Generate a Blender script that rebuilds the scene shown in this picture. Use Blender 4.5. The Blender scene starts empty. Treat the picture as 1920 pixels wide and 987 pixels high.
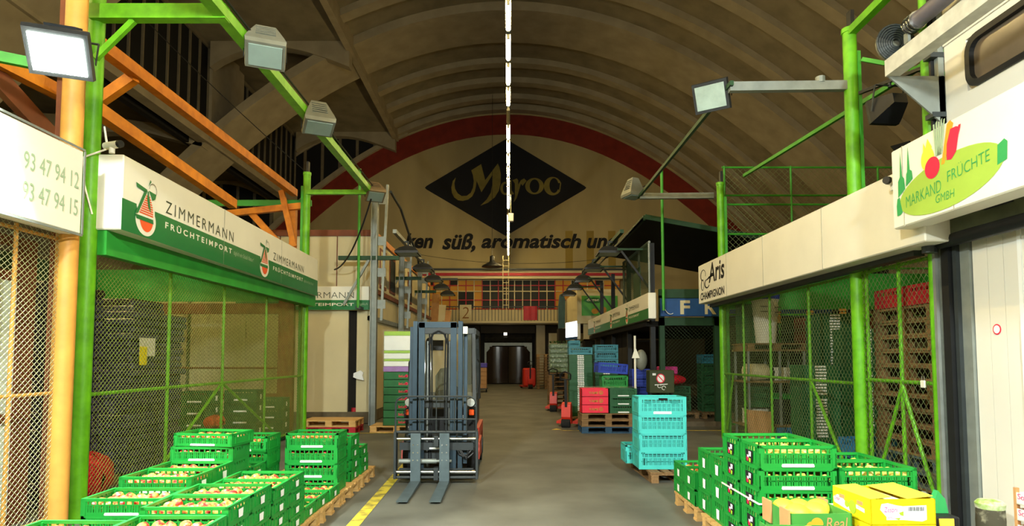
import bpy, math, random
from mathutils import Vector, Matrix
random.seed(7)
S = bpy.context.scene
COL = S.collection
PI = math.pi
R = math.radians

# ---------------------------------------------------------------- camera, world, exposure
cam_d = bpy.data.cameras.new('camera'); cam = bpy.data.objects.new('camera', cam_d); COL.objects.link(cam)
cam.location = (0, 0, 1.68); cam.rotation_euler = (R(90 + 3.35), 0, 0)
cam_d.sensor_width = 36.0; cam_d.lens = 36.0 * 1170 / 1920
cam_d.shift_x = 7 / 1920; cam_d.shift_y = 108.5 / 1920
cam_d.clip_end = 200
S.camera = cam
S.view_settings.view_transform = 'Standard'; S.view_settings.look = 'None'
S.view_settings.exposure = 0.0; S.view_settings.gamma = 1.0; S.view_settings.use_curve_mapping = False
W = bpy.data.worlds.new('night'); S.world = W; W.use_nodes = True
W.node_tree.nodes['Background'].inputs[0].default_value = (1.0, 0.80, 0.46, 1)
W.node_tree.nodes['Background'].inputs[1].default_value = 0.12
TUBE = 125.0          # emission of the fluorescent tubes down the hall
FLOOD_L = 800.0      # lit floodlight over the numbers sign (W)
FLOOD_N = 620.0      # lit floodlights of the gantries behind the camera (W)

# ---------------------------------------------------------------- colour and materials
def lin(h):
    h = h.lstrip('#'); o = []
    for i in (0, 2, 4):
        c = int(h[i:i + 2], 16) / 255
        o.append(c / 12.92 if c <= .04045 else ((c + .055) / 1.055) ** 2.4)
    return (*o, 1)
MATS = {}
def mat(name, hexa, rough=.6, metal=0, var=.25, scale=8, bump=0, hex2=None, stretch=None, spec=.4, thr=None, trans=None):
    if name in MATS: return MATS[name]
    m = bpy.data.materials.new(name); m.use_nodes = True; MATS[name] = m
    nt = m.node_tree; b = nt.nodes['Principled BSDF']
    b.inputs['Roughness'].default_value = rough; b.inputs['Metallic'].default_value = metal
    b.inputs['Specular IOR Level'].default_value = spec
    c = lin(hexa); d = lin(hex2) if hex2 else tuple(x * (1 - var) for x in c[:3]) + (1,)
    tc = nt.nodes.new('ShaderNodeTexCoord'); mp = nt.nodes.new('ShaderNodeMapping')
    if stretch: mp.inputs['Scale'].default_value = stretch
    nt.links.new(tc.outputs['Object'], mp.inputs['Vector'])
    n = nt.nodes.new('ShaderNodeTexNoise'); n.inputs['Scale'].default_value = scale; n.inputs['Detail'].default_value = 5
    nt.links.new(mp.outputs[0], n.inputs['Vector'])
    r = nt.nodes.new('ShaderNodeValToRGB'); lo, hi = thr or (.32, .68)
    r.color_ramp.elements[0].position = lo; r.color_ramp.elements[1].position = hi
    r.color_ramp.elements[0].color = d; r.color_ramp.elements[1].color = c
    nt.links.new(n.outputs['Fac'], r.inputs[0]); nt.links.new(r.outputs[0], b.inputs['Base Color'])
    if bump:
        bp = nt.nodes.new('ShaderNodeBump'); bp.inputs['Strength'].default_value = bump; bp.inputs['Distance'].default_value = .02
        nt.links.new(n.outputs['Fac'], bp.inputs['Height']); nt.links.new(bp.outputs[0], b.inputs['Normal'])
    if trans: b.inputs['Transmission Weight'].default_value = trans
    return m
def emit(name, hexa, strength):
    m = bpy.data.materials.new(name); m.use_nodes = True; nt = m.node_tree
    b = nt.nodes['Principled BSDF']; b.inputs['Base Color'].default_value = lin(hexa)
    b.inputs['Emission Color'].default_value = lin(hexa); b.inputs['Emission Strength'].default_value = strength
    return m
def clear(name, hexa, fac, rough=.08):
    m = bpy.data.materials.new(name); m.use_nodes = True; nt = m.node_tree; b = nt.nodes['Principled BSDF']
    b.inputs['Base Color'].default_value = lin(hexa); b.inputs['Roughness'].default_value = rough
    t = nt.nodes.new('ShaderNodeBsdfTransparent'); x = nt.nodes.new('ShaderNodeMixShader'); x.inputs[0].default_value = fac
    out = nt.nodes['Material Output']
    nt.links.new(t.outputs[0], x.inputs[1]); nt.links.new(b.outputs[0], x.inputs[2]); nt.links.new(x.outputs[0], out.inputs[0])
    return m

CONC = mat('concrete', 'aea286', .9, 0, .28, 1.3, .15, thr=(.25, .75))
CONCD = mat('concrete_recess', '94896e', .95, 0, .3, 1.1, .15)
WALLP = mat('yellowed_plaster', 'b8a87a', .9, 0, .25, .35, .05, stretch=(1.5, 1, .5))
RED = mat('red_band_paint', '862a18', .8, 0, .25, 2.2, .1)
BLACKP = mat('black_paint', '0a0b10', .7, 0, .2, 3)
GOLDP = mat('ochre_paint', '93853f', .8, 0, .3, 2)
FLOOR = mat('asphalt', '6a6a60', .62, 0, .35, 1.1, .12, hex2='4b4a42', thr=(.3, .7))
YLINE = mat('worn_yellow_line', 'c9b53a', .7, 0, .3, 6, hex2='7d7338', thr=(.35, .55))
GREEN = mat('lime_steel_paint', '68b418', .45, 0, .18, 7, hex2='529610')
GREEND = mat('green_steel_paint', '3f9a2a', .5, 0, .25, 6)
GREENF = mat('green_fascia', '2f9a36', .5, 0, .25, 3)
DGREEN = mat('dark_green_paint', '1e4426', .6, 0, .3, 5)
SIGNW = mat('sign_white', 'e6e4d6', .4, 0, .06, 2)
SIGNG = mat('sign_green', '16723a', .4, 0, .12, 2)
SIGNT = mat('sign_text_dark', '34402c', .5, 0, .1, 5)
PALEG = mat('pale_green_print', '9db596', .5, 0, .1, 5)
ORANGEP = mat('orange_print', 'e85a2a', .5, 0, .15, 3)
WOODO = mat('orange_timber', 'd98416', .55, 0, .3, 5, .1, hex2='b5660e', stretch=(1, 1, 1))
WOODB = mat('brown_timber', '7a3f20', .6, 0, .3, 5)
ORPOST = mat('orange_post_paint', 'dda04a', .5, 0, .2, 5)
PALLET = mat('pallet_wood', 'b08a56', .8, 0, .35, 6, .1, stretch=(1, 6, 6))
PALLETD = mat('weathered_pallet_wood', '8a6a44', .85, 0, .4, 6, .1, stretch=(1, 6, 6))
PALLETBLUE = mat('blue_pallet_paint', '2c4c66', .8, 0, .35, 6)
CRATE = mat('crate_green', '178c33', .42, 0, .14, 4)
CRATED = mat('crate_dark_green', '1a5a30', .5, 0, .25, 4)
CYAN = mat('crate_turquoise', '43bcb6', .45, 0, .1, 4)
BLUEC = mat('crate_blue', '2f7fb8', .5, 0, .2, 4)
BLUED = mat('crate_cobalt', '2b46b8', .5, 0, .2, 4)
TEALC = mat('crate_teal', '2f7f92', .5, 0, .2, 4)
REDC = mat('crate_red', 'b4202c', .5, 0, .2, 4)
YAMI = mat('yami_red', 'e8213f', .5, 0, .15, 4)
CARD = mat('label_white', 'eef0ee', .5, 0, .05, 8)
BLK = mat('black_plastic', '16181a', .5, 0, .25, 6)
TYRE = mat('tyre_rubber', '1b1b1b', .9, 0, .3, 20)
STEEL = mat('worn_steel', '8b918f', .35, .8, .3, 9)
CHROME = mat('bright_steel', 'c9ccc8', .22, 1, .15, 6)
GALV = mat('galvanised_grey', '8d948f', .5, .35, .2, 6)
MASTB = mat('mast_blue_grey', '2b3e4b', .5, .3, .2, 6)
FORKG = mat('fork_grey', '58676d', .5, .3, .3, 7)
DKGREY = mat('dark_grey_paint', '33393b', .5, .1, .25, 6)
LAMPH = mat('lamp_housing_grey', '7a7c70', .55, .2, .2, 6)
LAMPD = mat('lamp_housing_dark', '2b2e31', .5, .2, .2, 6)
LENS = mat('lamp_glass', '8fa39c', .35, 0, .1, 6)
CREAM = mat('cream_panel', 'cfc39a', .6, 0, .12, 1.2)
WHITEP = mat('white_sandwich_panel', 'dcdad0', .5, 0, .06, 1)
PLINTH = mat('stained_concrete', '6a5f4a', .95, 0, .4, 4, .2)
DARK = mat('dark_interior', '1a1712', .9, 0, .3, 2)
NIGHT = mat('night_glass', '0b0d10', .7, 0, .3, 2)
MULL = mat('concrete_mullion', '7d735c', .9, 0, .2, 3)
PAPER = mat('paper', 'd8d4c8', .8, 0, .05, 5)
YEL = mat('yellow_card', 'f2dc12', .5, 0, .06, 4)
KRAFT = mat('kraft_board', 'b98a58', .8, 0, .15, 8)
BOXG = mat('green_board', '3f8a3a', .55, 0, .15, 5)
MELON = mat('yellow_melon_skin', 'f0dc3a', .5, 0, .15, 7, .1)
PINK = mat('pink_print', 'd8378a', .6, 0, .1, 5)
LIME = mat('lime_print', '9ccc2a', .6, 0, .1, 5)
MARKG = mat('marrow_green_print', '9cbb48', .5, 0, .08, 4)
MARKD = mat('deep_green_print', '2f9a54', .5, 0, .1, 4)
TOM = mat('tomato_red_print', 'e22245', .5, 0, .1, 4)
CAR = mat('carrot_print', 'f59a2a', .5, 0, .1, 4)
YELP = mat('yellow_print', 'f6d744', .5, 0, .1, 4)
MESHG = mat('mesh_wire_olive', '8a9a4a', .5, .3, .25, 6)
MESHW = mat('mesh_wire_pale', 'aeb184', .5, .3, .25, 6)
WRAP = mat('black_wrap_film', '2a2630', .18, 0, .5, 14, .5, hex2='4a4360', spec=.8)
REDBAG = mat('red_net_bag', 'e0142c', .5, 0, .5, 22, .5)
GREENWRAP = mat('wrapped_greens', 'b9c79a', .25, 0, .6, 18, .6, hex2='3a5a24', thr=(.55, .75))
CLEARW = clear('stretch_film', 'e8eee0', .10, .12)
GLASS = clear('clear_glass', 'dfe8d0', .12, .05)
FILM = clear('pvc_strip', '3a322a', .75, .12)
SKINB = mat('blue_panel', '1f4f8a', .55, 0, .2, 4)
ORANGE = mat('orange_fruit_skin', 'f0701a', .5, 0, .15, 6, .1)
APPLE = mat('apple_skin_red_yellow', 'e9c65a', .35, 0, .2, 16, 0, hex2='c8302c', thr=(.42, .6))
APPLEY = mat('apple_skin_yellow', 'e6d470', .35, 0, .2, 14, 0, hex2='c9c04a')
PINKM = mat('mural_pink', 'a87f84', .8, 0, .3, 3)

# ---------------------------------------------------------------- mesh builder
class MB:
    def __init__(s): s.v = []; s.f = []; s.m = []; s.c = 0
    def add(s, vs, fs):
        o = len(s.v); s.v += [tuple(v) for v in vs]
        for f in fs: s.f.append(tuple(i + o for i in f)); s.m.append(s.c)
        return s
    def box(s, x0, x1, y0, y1, z0, z1):
        return s.add([(x0,y0,z0),(x1,y0,z0),(x1,y1,z0),(x0,y1,z0),(x0,y0,z1),(x1,y0,z1),(x1,y1,z1),(x0,y1,z1)],
                     [(0,3,2,1),(4,5,6,7),(0,1,5,4),(1,2,6,5),(2,3,7,6),(3,0,4,7)])
    def cbox(s, x0, x1, y0, y1, z0, z1, b=.006):     # box with chamfered edges
        v = []; 
        for z, i in ((z0, b), (z0 + b, 0), (z1 - b, 0), (z1, b)):
            a0, a1, c0, c1 = x0 + i, x1 - i, y0 + i, y1 - i; k = b if not i else b * .3
            v += [(a0+k,c0,z),(a1-k,c0,z),(a1,c0+k,z),(a1,c1-k,z),(a1-k,c1,z),(a0+k,c1,z),(a0,c1-k,z),(a0,c0+k,z)]
        f = [tuple(reversed(range(8))), tuple(range(24, 32))]
        for r in range(3):
            for i in range(8): j = (i + 1) % 8; f.append((r*8+i, r*8+j, r*8+8+j, r*8+8+i))
        return s.add(v, f)
    def bar(s, p0, p1, w, h, up=(0, 0, 1)):
        p0, p1, up = Vector(p0), Vector(p1), Vector(up); d = (p1 - p0).normalized()
        x = d.cross(up)
        if x.length < 1e-4: x = d.cross(Vector((0, 1, 0)))
        x.normalize(); z = x.cross(d)
        v = []
        for p in (p0, p1):
            for a, b in ((-1,-1),(1,-1),(1,1),(-1,1)): v.append(p + x * (a * w / 2) + z * (b * h / 2))
        return s.add(v, [(3,2,1,0),(4,5,6,7),(0,1,5,4),(1,2,6,5),(2,3,7,6),(3,0,4,7)])
    def cyl(s, p0, p1, r0, r1=None, n=12, caps=True):
        p0, p1 = Vector(p0), Vector(p1); r1 = r0 if r1 is None else r1
        d = (p1 - p0).normalized(); a = Vector((0, 0, 1)) if abs(d.z) < .9 else Vector((1, 0, 0))
        x = d.cross(a).normalized(); y = d.cross(x); v = []
        for p, r in ((p0, r0), (p1, r1)):
            for i in range(n): t = 2 * PI * i / n; v.append(p + x * (r * math.cos(t)) + y * (r * math.sin(t)))
        f = [(i, (i+1) % n, n + (i+1) % n, n + i) for i in range(n)]
        if caps: f += [tuple(reversed(range(n))), tuple(range(n, 2*n))]
        return s.add(v, f)
    def tube(s, pts, r, n=6):
        for a, b in zip(pts, pts[1:]): s.cyl(a, b, r, None, n)
        return s
    def lathe(s, prof, c=(0,0,0), n=16, sc=(1,1)):
        v = []; f = []; k = len(prof)
        for i in range(n):
            t = 2*PI*i/n
            for r, z in prof: v.append((c[0] + r*math.cos(t)*sc[0], c[1] + r*math.sin(t)*sc[1], c[2] + z))
        for i in range(n):
            j = (i+1) % n
            for q in range(k-1): f.append((i*k+q, j*k+q, j*k+q+1, i*k+q+1))
        f.append(tuple(i*k + k-1 for i in range(n))); f.append(tuple(i*k for i in reversed(range(n))))
        return s.add(v, f)
    def ell(s, c, r, n=12, m=8):
        if not hasattr(r, '__len__'): r = (r, r, r)
        pr = [(math.sin(PI*q/m), -math.cos(PI*q/m)) for q in range(m+1)]
        v = []; f = []; k = m+1
        for i in range(n):
            t = 2*PI*i/n
            for a, z in pr: v.append((c[0]+r[0]*a*math.cos(t), c[1]+r[1]*a*math.sin(t), c[2]+r[2]*z))
        for i in range(n):
            j = (i+1) % n
            for q in range(k-1): f.append((i*k+q, j*k+q, j*k+q+1, i*k+q+1))
        return s.add(v, f)
    def prism(s, pts, a, b, axis='y'):               # polygon in (u,w) extruded along an axis from a to b
        g = {'y': lambda u, w, t: (u, t, w), 'x': lambda u, w, t: (t, u, w), 'z': lambda u, w, t: (u, w, t)}[axis]
        n = len(pts); v = [g(u, w, a) for u, w in pts] + [g(u, w, b) for u, w in pts]
        return s.add(v, [tuple(range(n)), tuple(reversed(range(n, 2*n)))] + [(i, n+i, n+(i+1) % n, (i+1) % n) for i in range(n)])
    def strip(s, A, B, y0, closed=False):            # flat print: band between two polylines in (x,z) at depth y0
        n = len(A); v = [(u, y0, w) for u, w in A] + [(u, y0, w) for u, w in B]
        return s.add(v, [(i, (i+1) % n, n+(i+1) % n, n+i) for i in range(n if closed else n-1)])
    def flat(s, pts, y0): return s.add([(u, y0, w) for u, w in pts], [tuple(range(len(pts)))])
    def grid(s, P, nu, nv, closed=False):            # surface from P(i, j)
        v = [P(i, j) for i in range(nu+1) for j in range(nv+1)]; k = nv+1
        return s.add(v, [(i*k+j, (i+1)*k+j, (i+1)*k+j+1, i*k+j+1) for i in range(nu) for j in range(nv)])
    def xf(s, M):
        s.v = [tuple(M @ Vector(v)) for v in s.v]; return s
    def mesh(s, name, mats, smooth=False, origin=(0,0,0)):
        me = bpy.data.meshes.new(name); ox, oy, oz = origin
        me.from_pydata([(x-ox, y-oy, z-oz) for x, y, z in s.v], [], s.f)
        if not isinstance(mats, (list, tuple)): mats = [mats]
        for m in mats: me.materials.append(m)
        if len(mats) > 1: me.polygons.foreach_set('material_index', s.m)
        if smooth:
            me.polygons.foreach_set('use_smooth', [True]*len(me.polygons)); me.set_sharp_from_angle(angle=R(38))
        me.update(); return me
def tag(o, label=None, cat=None, group=None, kind=None):
    if label: o['label'] = label
    if cat: o['category'] = cat
    if group: o['group'] = group
    if kind: o['kind'] = kind
    return o
def link(name, me, parent=None):
    o = bpy.data.objects.new(name, me); COL.objects.link(o)
    if parent: o.parent = parent
    return o
def empty(name, label, cat, loc=(0,0,0), rz=0, group=None):
    o = bpy.data.objects.new(name, None); COL.objects.link(o); o.empty_display_size = .1
    o.location = loc; o.rotation_euler = (0, 0, rz); return tag(o, label, cat, group)
def part(name, mb, mats, parent, smooth=False, label=None, world=False, stuff=False):
    # world=True: geometry given in world metres while the parent's base sits elsewhere (unrotated parent)
    org = tuple(parent.location) if world else (0, 0, 0)
    o = link(name, mb.mesh(name, mats, smooth, org), parent)
    if label: o['label'] = label
    if stuff: o['kind'] = 'stuff'
    return o
def solo(name, mb, mats, label, cat, loc=(0,0,0), rz=0, smooth=False, group=None):
    o = link(name, mb.mesh(name, mats, smooth)); o.location = loc; o.rotation_euler = (0, 0, rz)
    return tag(o, label, cat, group)
def struct(name, mb, mats, smooth=False, parent=None):
    o = link(name, mb.mesh(name, mats, smooth), parent)
    if not parent: o['kind'] = 'structure'
    return o
KIDS = {}
def dup(o, loc=None, rz=None, label=None, group=None, parent=None):
    c = o.copy(); COL.objects.link(c)
    if parent: c.parent = parent
    if loc is not None: c.location = loc
    if rz is not None: c.rotation_euler = (0, 0, rz)
    if label: c['label'] = label
    if group: c['group'] = group
    for k in list(o.children): dup(k, parent=c)
    return c
def text_mesh(body, w, h, shear=0, bold=0, x=0, z=0, y=-.004, sp=1.0):
    cu = bpy.data.curves.new('lettering', 'FONT'); cu.body = body; cu.size = 1; cu.shear = shear; cu.offset = bold; cu.resolution_u = 3; cu.space_character = sp
    ob = bpy.data.objects.new('lettering_source', cu); COL.objects.link(ob)
    me0 = bpy.data.meshes.new_from_object(ob.evaluated_get(bpy.context.evaluated_depsgraph_get()))
    xs = [v.co.x for v in me0.vertices]; ys = [v.co.y for v in me0.vertices]
    x0, x1, y0, y1 = min(xs), max(xs), min(ys), max(ys)
    mb = MB(); mb.add([(x + (v.co.x-x0)/(x1-x0)*w, y, z + (v.co.y-y0)/(y1-y0)*h) for v in me0.vertices], [tuple(p.vertices) for p in me0.polygons])
    bpy.data.objects.remove(ob); bpy.data.curves.remove(cu); bpy.data.meshes.remove(me0)
    return mb
def ring(cx, cz, rx, rz, n=28, a0=0, a1=360, tilt=0):
    o = []
    for i in range(n+1):
        t = R(a0 + (a1-a0)*i/n); u, w = rx*math.cos(t), rz*math.sin(t); c, s_ = math.cos(R(tilt)), math.sin(R(tilt))
        o.append((cx + u*c - w*s_, cz + u*s_ + w*c))
    return o
def lattice(mb, O, u, L, z0, z1, pu, pv, r, skip=None):   # diamond wire mesh in a vertical plane
    O = Vector(O); u = Vector(u).normalized(); H = z1 - z0; k = pv/pu; nrm = Vector((0,0,1)).cross(u)
    for sgn in (1, -1):
        c = -H/k if sgn > 0 else 0
        end = L if sgn > 0 else L + H/k
        while c < end:
            pts = []
            a0, a1 = (c, 0), (c + H/k, H)
            if sgn < 0: a0, a1 = (c, 0), (c - H/k, H)
            lo, hi = 0.0, 1.0; du = a1[0]-a0[0]
            t0, t1 = (0-a0[0])/du, (L-a0[0])/du
            if t0 > t1: t0, t1 = t1, t0
            lo, hi = max(0, t0), min(1, t1)
            if hi - lo > .002:
                P = O + u*(a0[0]+du*lo) + Vector((0,0,z0 + H*lo)); Q = O + u*(a0[0]+du*hi) + Vector((0,0,z0 + H*hi))
                mb.cyl(P + nrm*r*sgn*.5, Q + nrm*r*sgn*.5, r, None, 3, False)
            c += pu
    return mb
ORD = ['topmost', 'second from the top', 'third from the top', 'fourth from the top', 'fifth from the top', 'sixth from the top', 'seventh from the top',
       'eighth from the top', 'ninth from the top', 'tenth from the top', 'eleventh from the top', 'twelfth from the top', 'thirteenth from the top', 'fourteenth from the top', 'fifteenth from the top', 'sixteenth from the top']
NTH = ['first', 'second', 'third', 'fourth', 'fifth', 'sixth', 'seventh', 'eighth', 'ninth', 'tenth', 'eleventh', 'twelfth', 'thirteenth', 'fourteenth', 'fifteenth', 'sixteenth']

# ================================================================= THE HALL
PZ, PA = 17.75, .0326
def par(x): return PZ - PA*x*x
mb = MB(); mb.box(-26, 26, -6, 42, -.3, 0); floor = struct('floor', mb, FLOOR)
mb = MB(); mb.add([(-1.60,5.4,.004),(-1.47,5.4,.004),(-1.55,10.6,.004),(-1.68,10.6,.004)], [(0,1,2,3)]); part('painted_line', mb, YLINE, floor)
mb = MB(); mb.add([(-6,13.9,.004),(-1.6,13.9,.004),(-1.6,13.98,.004),(-6,13.98,.004)], [(0,1,2,3)]); part('painted_line', mb, YLINE, floor)
mb = MB(); mb.add([(1.2,14.4,.004),(5.5,14.4,.004),(5.5,14.48,.004),(1.2,14.48,.004)], [(0,1,2,3)]); part('painted_line', mb, YLINE, floor)
# vault
mb = MB(); NX = 48
def vx(i, x0=-7.2, x1=23.6): return x0 + (x1-x0)*i/NX
mb.grid(lambda i, j: (vx(i), -6 + 46.2*j, par(vx(i)) + .42), NX, 1)
mb.grid(lambda i, j: (vx(i), -6 + 46.2*j, par(vx(i)) + .8), NX, 1)
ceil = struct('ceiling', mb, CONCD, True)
def rib(y0, y1, xl, dz=0, nm='rib'):
    m = MB()
    for y in (y0, y1): pass
    P = []
    for i in range(NX+1):
        x = vx(i, xl, 23); P.append((x, par(x)))
    v = []
    for x, z in P: v += [(x,y0,z+dz),(x,y1,z+dz),(x,y1,z+.5),(x,y0,z+.5)]
    f = []
    for i in range(NX):
        a, b = i*4, i*4+4
        for k in range(4): f.append((a+k, a+(k+1)%4, b+(k+1)%4, b+k))
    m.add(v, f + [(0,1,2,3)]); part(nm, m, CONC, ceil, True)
for y in (21.2, 23.6, 26.0, 33.7, 36.1, 38.4, 14, 11.6, 9.2): rib(y-.3, y+.3, -7.3, .1)
rib(28, 31, -21, 0, 'wide_rib'); rib(16, 19, -21, 0, 'wide_rib'); rib(39.6, 40.2, -7.3)
mb = MB(); mb.box(-7.45, -7.15, -6, 40, 15.75, 16.5); part('ridge_beam', mb, CONC, ceil)
for y0, y1 in ((-6, 16), (16, 28.4), (28.4, 40)):
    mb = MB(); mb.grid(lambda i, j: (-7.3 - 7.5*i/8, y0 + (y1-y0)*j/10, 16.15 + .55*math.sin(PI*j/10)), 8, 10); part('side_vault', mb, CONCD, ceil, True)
    mb = MB(); arc = [(-13.7 + 6.4*k/14, 15.0 + .95*math.sin(PI*(k/14)**.85)) for k in range(15)]
    mb.prism(arc + [(-7.3, 16.7), (-13.7, 16.7)], y1-.5, y1, 'y'); part('arch_fascia', mb, CONC, ceil)
mb = MB(); mb.box(-26, -14.3, -6, 40.2, 13.2, 13.5); part('aisle_slab', mb, CONCD, ceil)
for y in (28, 16):
    mb = MB(); mb.prism([(-22,12.9),(-18.4,12.7),(-15.6,12.3),(-14.0,11.6),(-14.0,11.3),(-16.5,11.95),(-18.4,12.0),(-22,11.7),(-24,10.6),(-24,12.9)], y, y+.6, 'y'); part('aisle_arch', mb, CONC, ceil)
# clerestory along the aisle
mb = MB(); mb.box(-14.2, -13.7, -6, 40, 11.5, 12.5); wl = struct('wall_left', mb, CONC)
mb = MB(); mb.box(-27, 27, -6.3, -6, 0, 19); struct('wall_front', mb, CONCD)
for y in (15.8, 28.2, 31.0, 19.0):
    mb = MB(); mb.box(-14.2, -13.7, y, y+.6, 12.15, 16.3); part('post', mb, CONC, wl)
mb = MB(); mb.box(-26.2, -26, -6, 40.6, 0, 13.6); part('outer_wall', mb, CONCD, wl)
mb = MB(); mb.box(-14.9, -14.6, -6, 40.2, 11.5, 18.5); part('backing', mb, DARK, wl)
mb = MB(); mb.box(-14.2, -13.7, 28.8, 31, 12.15, 16.6); mb.box(-14.2, -13.7, 15, 19, 12.15, 16.6); part('pier', mb, CONC, wl)
wn = 0
for y0, y1 in ((4, 15.8), (19.6, 28.2), (31.6, 40)):
    wn += 1; n = 10
    m0 = MB(); m0.box(-14.0, -13.85, y0, y1, 16.0, 16.2); w = struct('window_%d' % wn, m0, MULL)
    for k in range(n):
        a, b = y0 + (y1-y0)*k/n, y0 + (y1-y0)*(k+1)/n
        m1 = MB(); m1.box(-13.97, -13.93, a, b, 12.15, 16.0); part('pane', m1, NIGHT, w)
        m1 = MB(); m1.box(-13.93, -13.84, b-.035, b+.035, 12.15, 16.0); part('mullion', m1, MULL, w)
# end wall
mb = MB(); mb.box(-26, 26, 40.2, 40.6, 0, 18.6); wb = struct('wall_back', mb, WALLP)
def bo(x): return 17.62 - .0333*x*x
def bi(x): return 16.3 - .0355*x*x
m = MB(); n = 60
A = [(-21.8 + 43.6*i/n, bo(-21.8 + 43.6*i/n)) for i in range(n+1)]; B = [(x*.955, bi(x*.955)) for x, z in A]
for i in range(n): m.prism([A[i], A[i+1], B[i+1], B[i]], 40.14, 40.22, 'y')
part('red_arch_band', m, RED, wb)
m = MB()
A2 = [(x*1.012, z+.28) for x, z in A]
for i in range(n): 
    if A[i][0] < -6.8: m.prism([A2[i], A2[i+1], A[i+1], A[i]], 39.9, 40.22, 'y')
part('arch_rim', m, CONC, wb)
wn += 1
for k0, (xa, xb, top) in enumerate(((-14.4, -7.6, lambda x: 13.0 + 3.3*math.sin(min(1, (x+16.2)/6.4)*PI/2)), (-22.0, -15.4, lambda x: 11.2 + 1.75*math.sin((x+22.6)/8.0*PI)))):
    low = (lambda x: bo(x)+.35) if k0 == 0 else (lambda x: max(9.0, bo(x)+.35))
    m0 = MB(); nn = 16
    tp = [(xa + (xb-xa)*i/nn, top(xa + (xb-xa)*i/nn)) for i in range(nn+1)]
    for i in range(nn): m0.prism([tp[i], tp[i+1], (tp[i+1][0], tp[i+1][1]+.22), (tp[i][0], tp[i][1]+.22)], 40.0, 40.22, 'y')
    w = struct('window_%d' % (wn+k0), m0, CONC); q = 6
    for i in range(q):
        a, b = xa + (xb-xa)*i/q, xa + (xb-xa)*(i+1)/q
        if top(b) > low(b):
            la, ta = low(a), max(top(a), low(a)+.01)
            m1 = MB(); m1.prism([(a+.09, la), (b-.09, low(b)), (b-.09, top(b)), ((a+b)/2, top((a+b)/2)), (a+.09, ta)], 40.10, 40.18, 'y'); part('pane', m1, NIGHT, w)
            m1 = MB(); m1.box(b-.09, b+.09, 40.03, 40.2, low(b), top(b)); part('mullion', m1, MULL, w)
# painted sign on the end wall
K = 40.2/1170
def wx(cx): return (cx/3.948 + 740 - 953)*K
def wz(cy): return 1.68 + (670.4 - (cy/3.948 + 230))*K*1.006 + .06
def cv(pts): return [(wx(a), wz(b)) for a, b in pts]
m = MB(); c8 = [(215,482),(228,468),(805,122),(822,114),(840,120),(1412,468),(1427,482),(1412,496),(838,836),(822,844),(806,836),(228,495)]
m.prism(cv(c8), 40.17, 40.21, 'y'); part('painted_diamond', m, BLACKP, wb)
m = MB(); Y0 = 40.155
m.flat(cv([(563,350),(637,303),(668,425),(762,298),(775,325),(785,380),(783,450),(770,505),(740,555),(690,595),(632,618),(680,570),(710,520),(722,450),(722,385),(640,517),(603,430),(600,465),(590,510),(570,548),(540,572),(500,582),(465,577),(435,555),(418,520),(414,480),(425,430),(447,405),(437,450),(442,490),(462,525),(492,545),(530,543),(560,520),(577,480),(582,430),(575,385)]), Y0)
def cring(cx, cy, ro, ri, a0=0, a1=360, shift=(0,0)):
    return cv(ring(cx, cy, ro[0], ro[1], 30, a0, a1)), cv(ring(cx+shift[0], cy+shift[1], ri[0], ri[1], 30, a0, a1))
m.strip(*cring(818, 487, (37, 50), (17, 36)), Y0)
m.flat(cv([(838,428),(866,424),(866,500),(884,530),(858,538),(840,512)]), Y0)
m.flat(cv([(872,425),(905,412),(916,425),(915,460),(935,425),(960,412),(978,430),(966,446),(948,468),(936,452),(922,500),(905,560),(882,592),(891,540),(890,450)]), Y0)
m.strip(*cring(1038, 470, (70, 62), (36, 50)), Y0)
m.strip(*cring(1174, 470, (66, 70), (34, 56), -330, -20, (10, -4)), Y0)
m.flat(cv([(1231,440),(1238,445),(1232,495),(1218,515),(1226,480)]), Y0)
part('lettering', m, GOLDP, wb)
def walltext(body, x0, x1, yb, yt):
    m = text_mesh(body, (x1-x0)*K, (yb-yt)*K, .25, .034, (x0-953)*K, 1.68 + (670.4-yb)*K*1.006, 40.18); part('lettering', m, BLACKP, wb)
walltext('ken', 757, 811, 466, 437); walltext('süß,', 828, 891, 474, 437); walltext('aromatisch', 902, 1091, 466, 438); walltext('und', 1102, 1164, 466, 437)
for k, x in enumerate((1067, 1107, 1148, 1188)):
    m = MB(); m.box((x-6-953)*K, (x+8-953)*K, 40.19, 40.21, 7.3, 9.9); part('pilaster_strip', m, mat('ochre_stain', '9a8440', .9, 0, .2, .6), wb)
# office front under the sign, with balcony
m = MB(); m.box(-7.0, 7.6, 39.0, 40.2, 6.62, 7.15); of = struct('trim_1', m, CREAM)
m = MB(); m.box(-6.9, 7.5, 38.95, 39.0, 6.80, 6.98); part('red_stripe', m, REDC, of)
m = MB(); m.box(-8, 8.2, 38.8, 40.2, 7.15, 7.25); part('coping', m, DKGREY, of)
wn += 2
m = MB(); m.box(-6.4, 7.2, 39.9, 40.0, 3.9, 6.62); wof = struct('window_%d' % wn, m, mat('ochre_curtain', 'a8762c', .8, 0, .3, 1.5))
cols = 26; xs0, xs1 = -6.3, 7.1
dk = mat('dark_office_glass', '1c2017', .6, 0, .4, 1)
oc = mat('ochre_office_glass', 'a06e28', .75, 0, .3, .8)
oc.node_tree.nodes['Principled BSDF'].inputs['Emission Color'].default_value = lin('c08428'); oc.node_tree.nodes['Principled BSDF'].inputs['Emission Strength'].default_value = .22   # offices lit from inside
rowz = (4.75, 5.32, 5.88, 6.25, 6.6)
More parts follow.
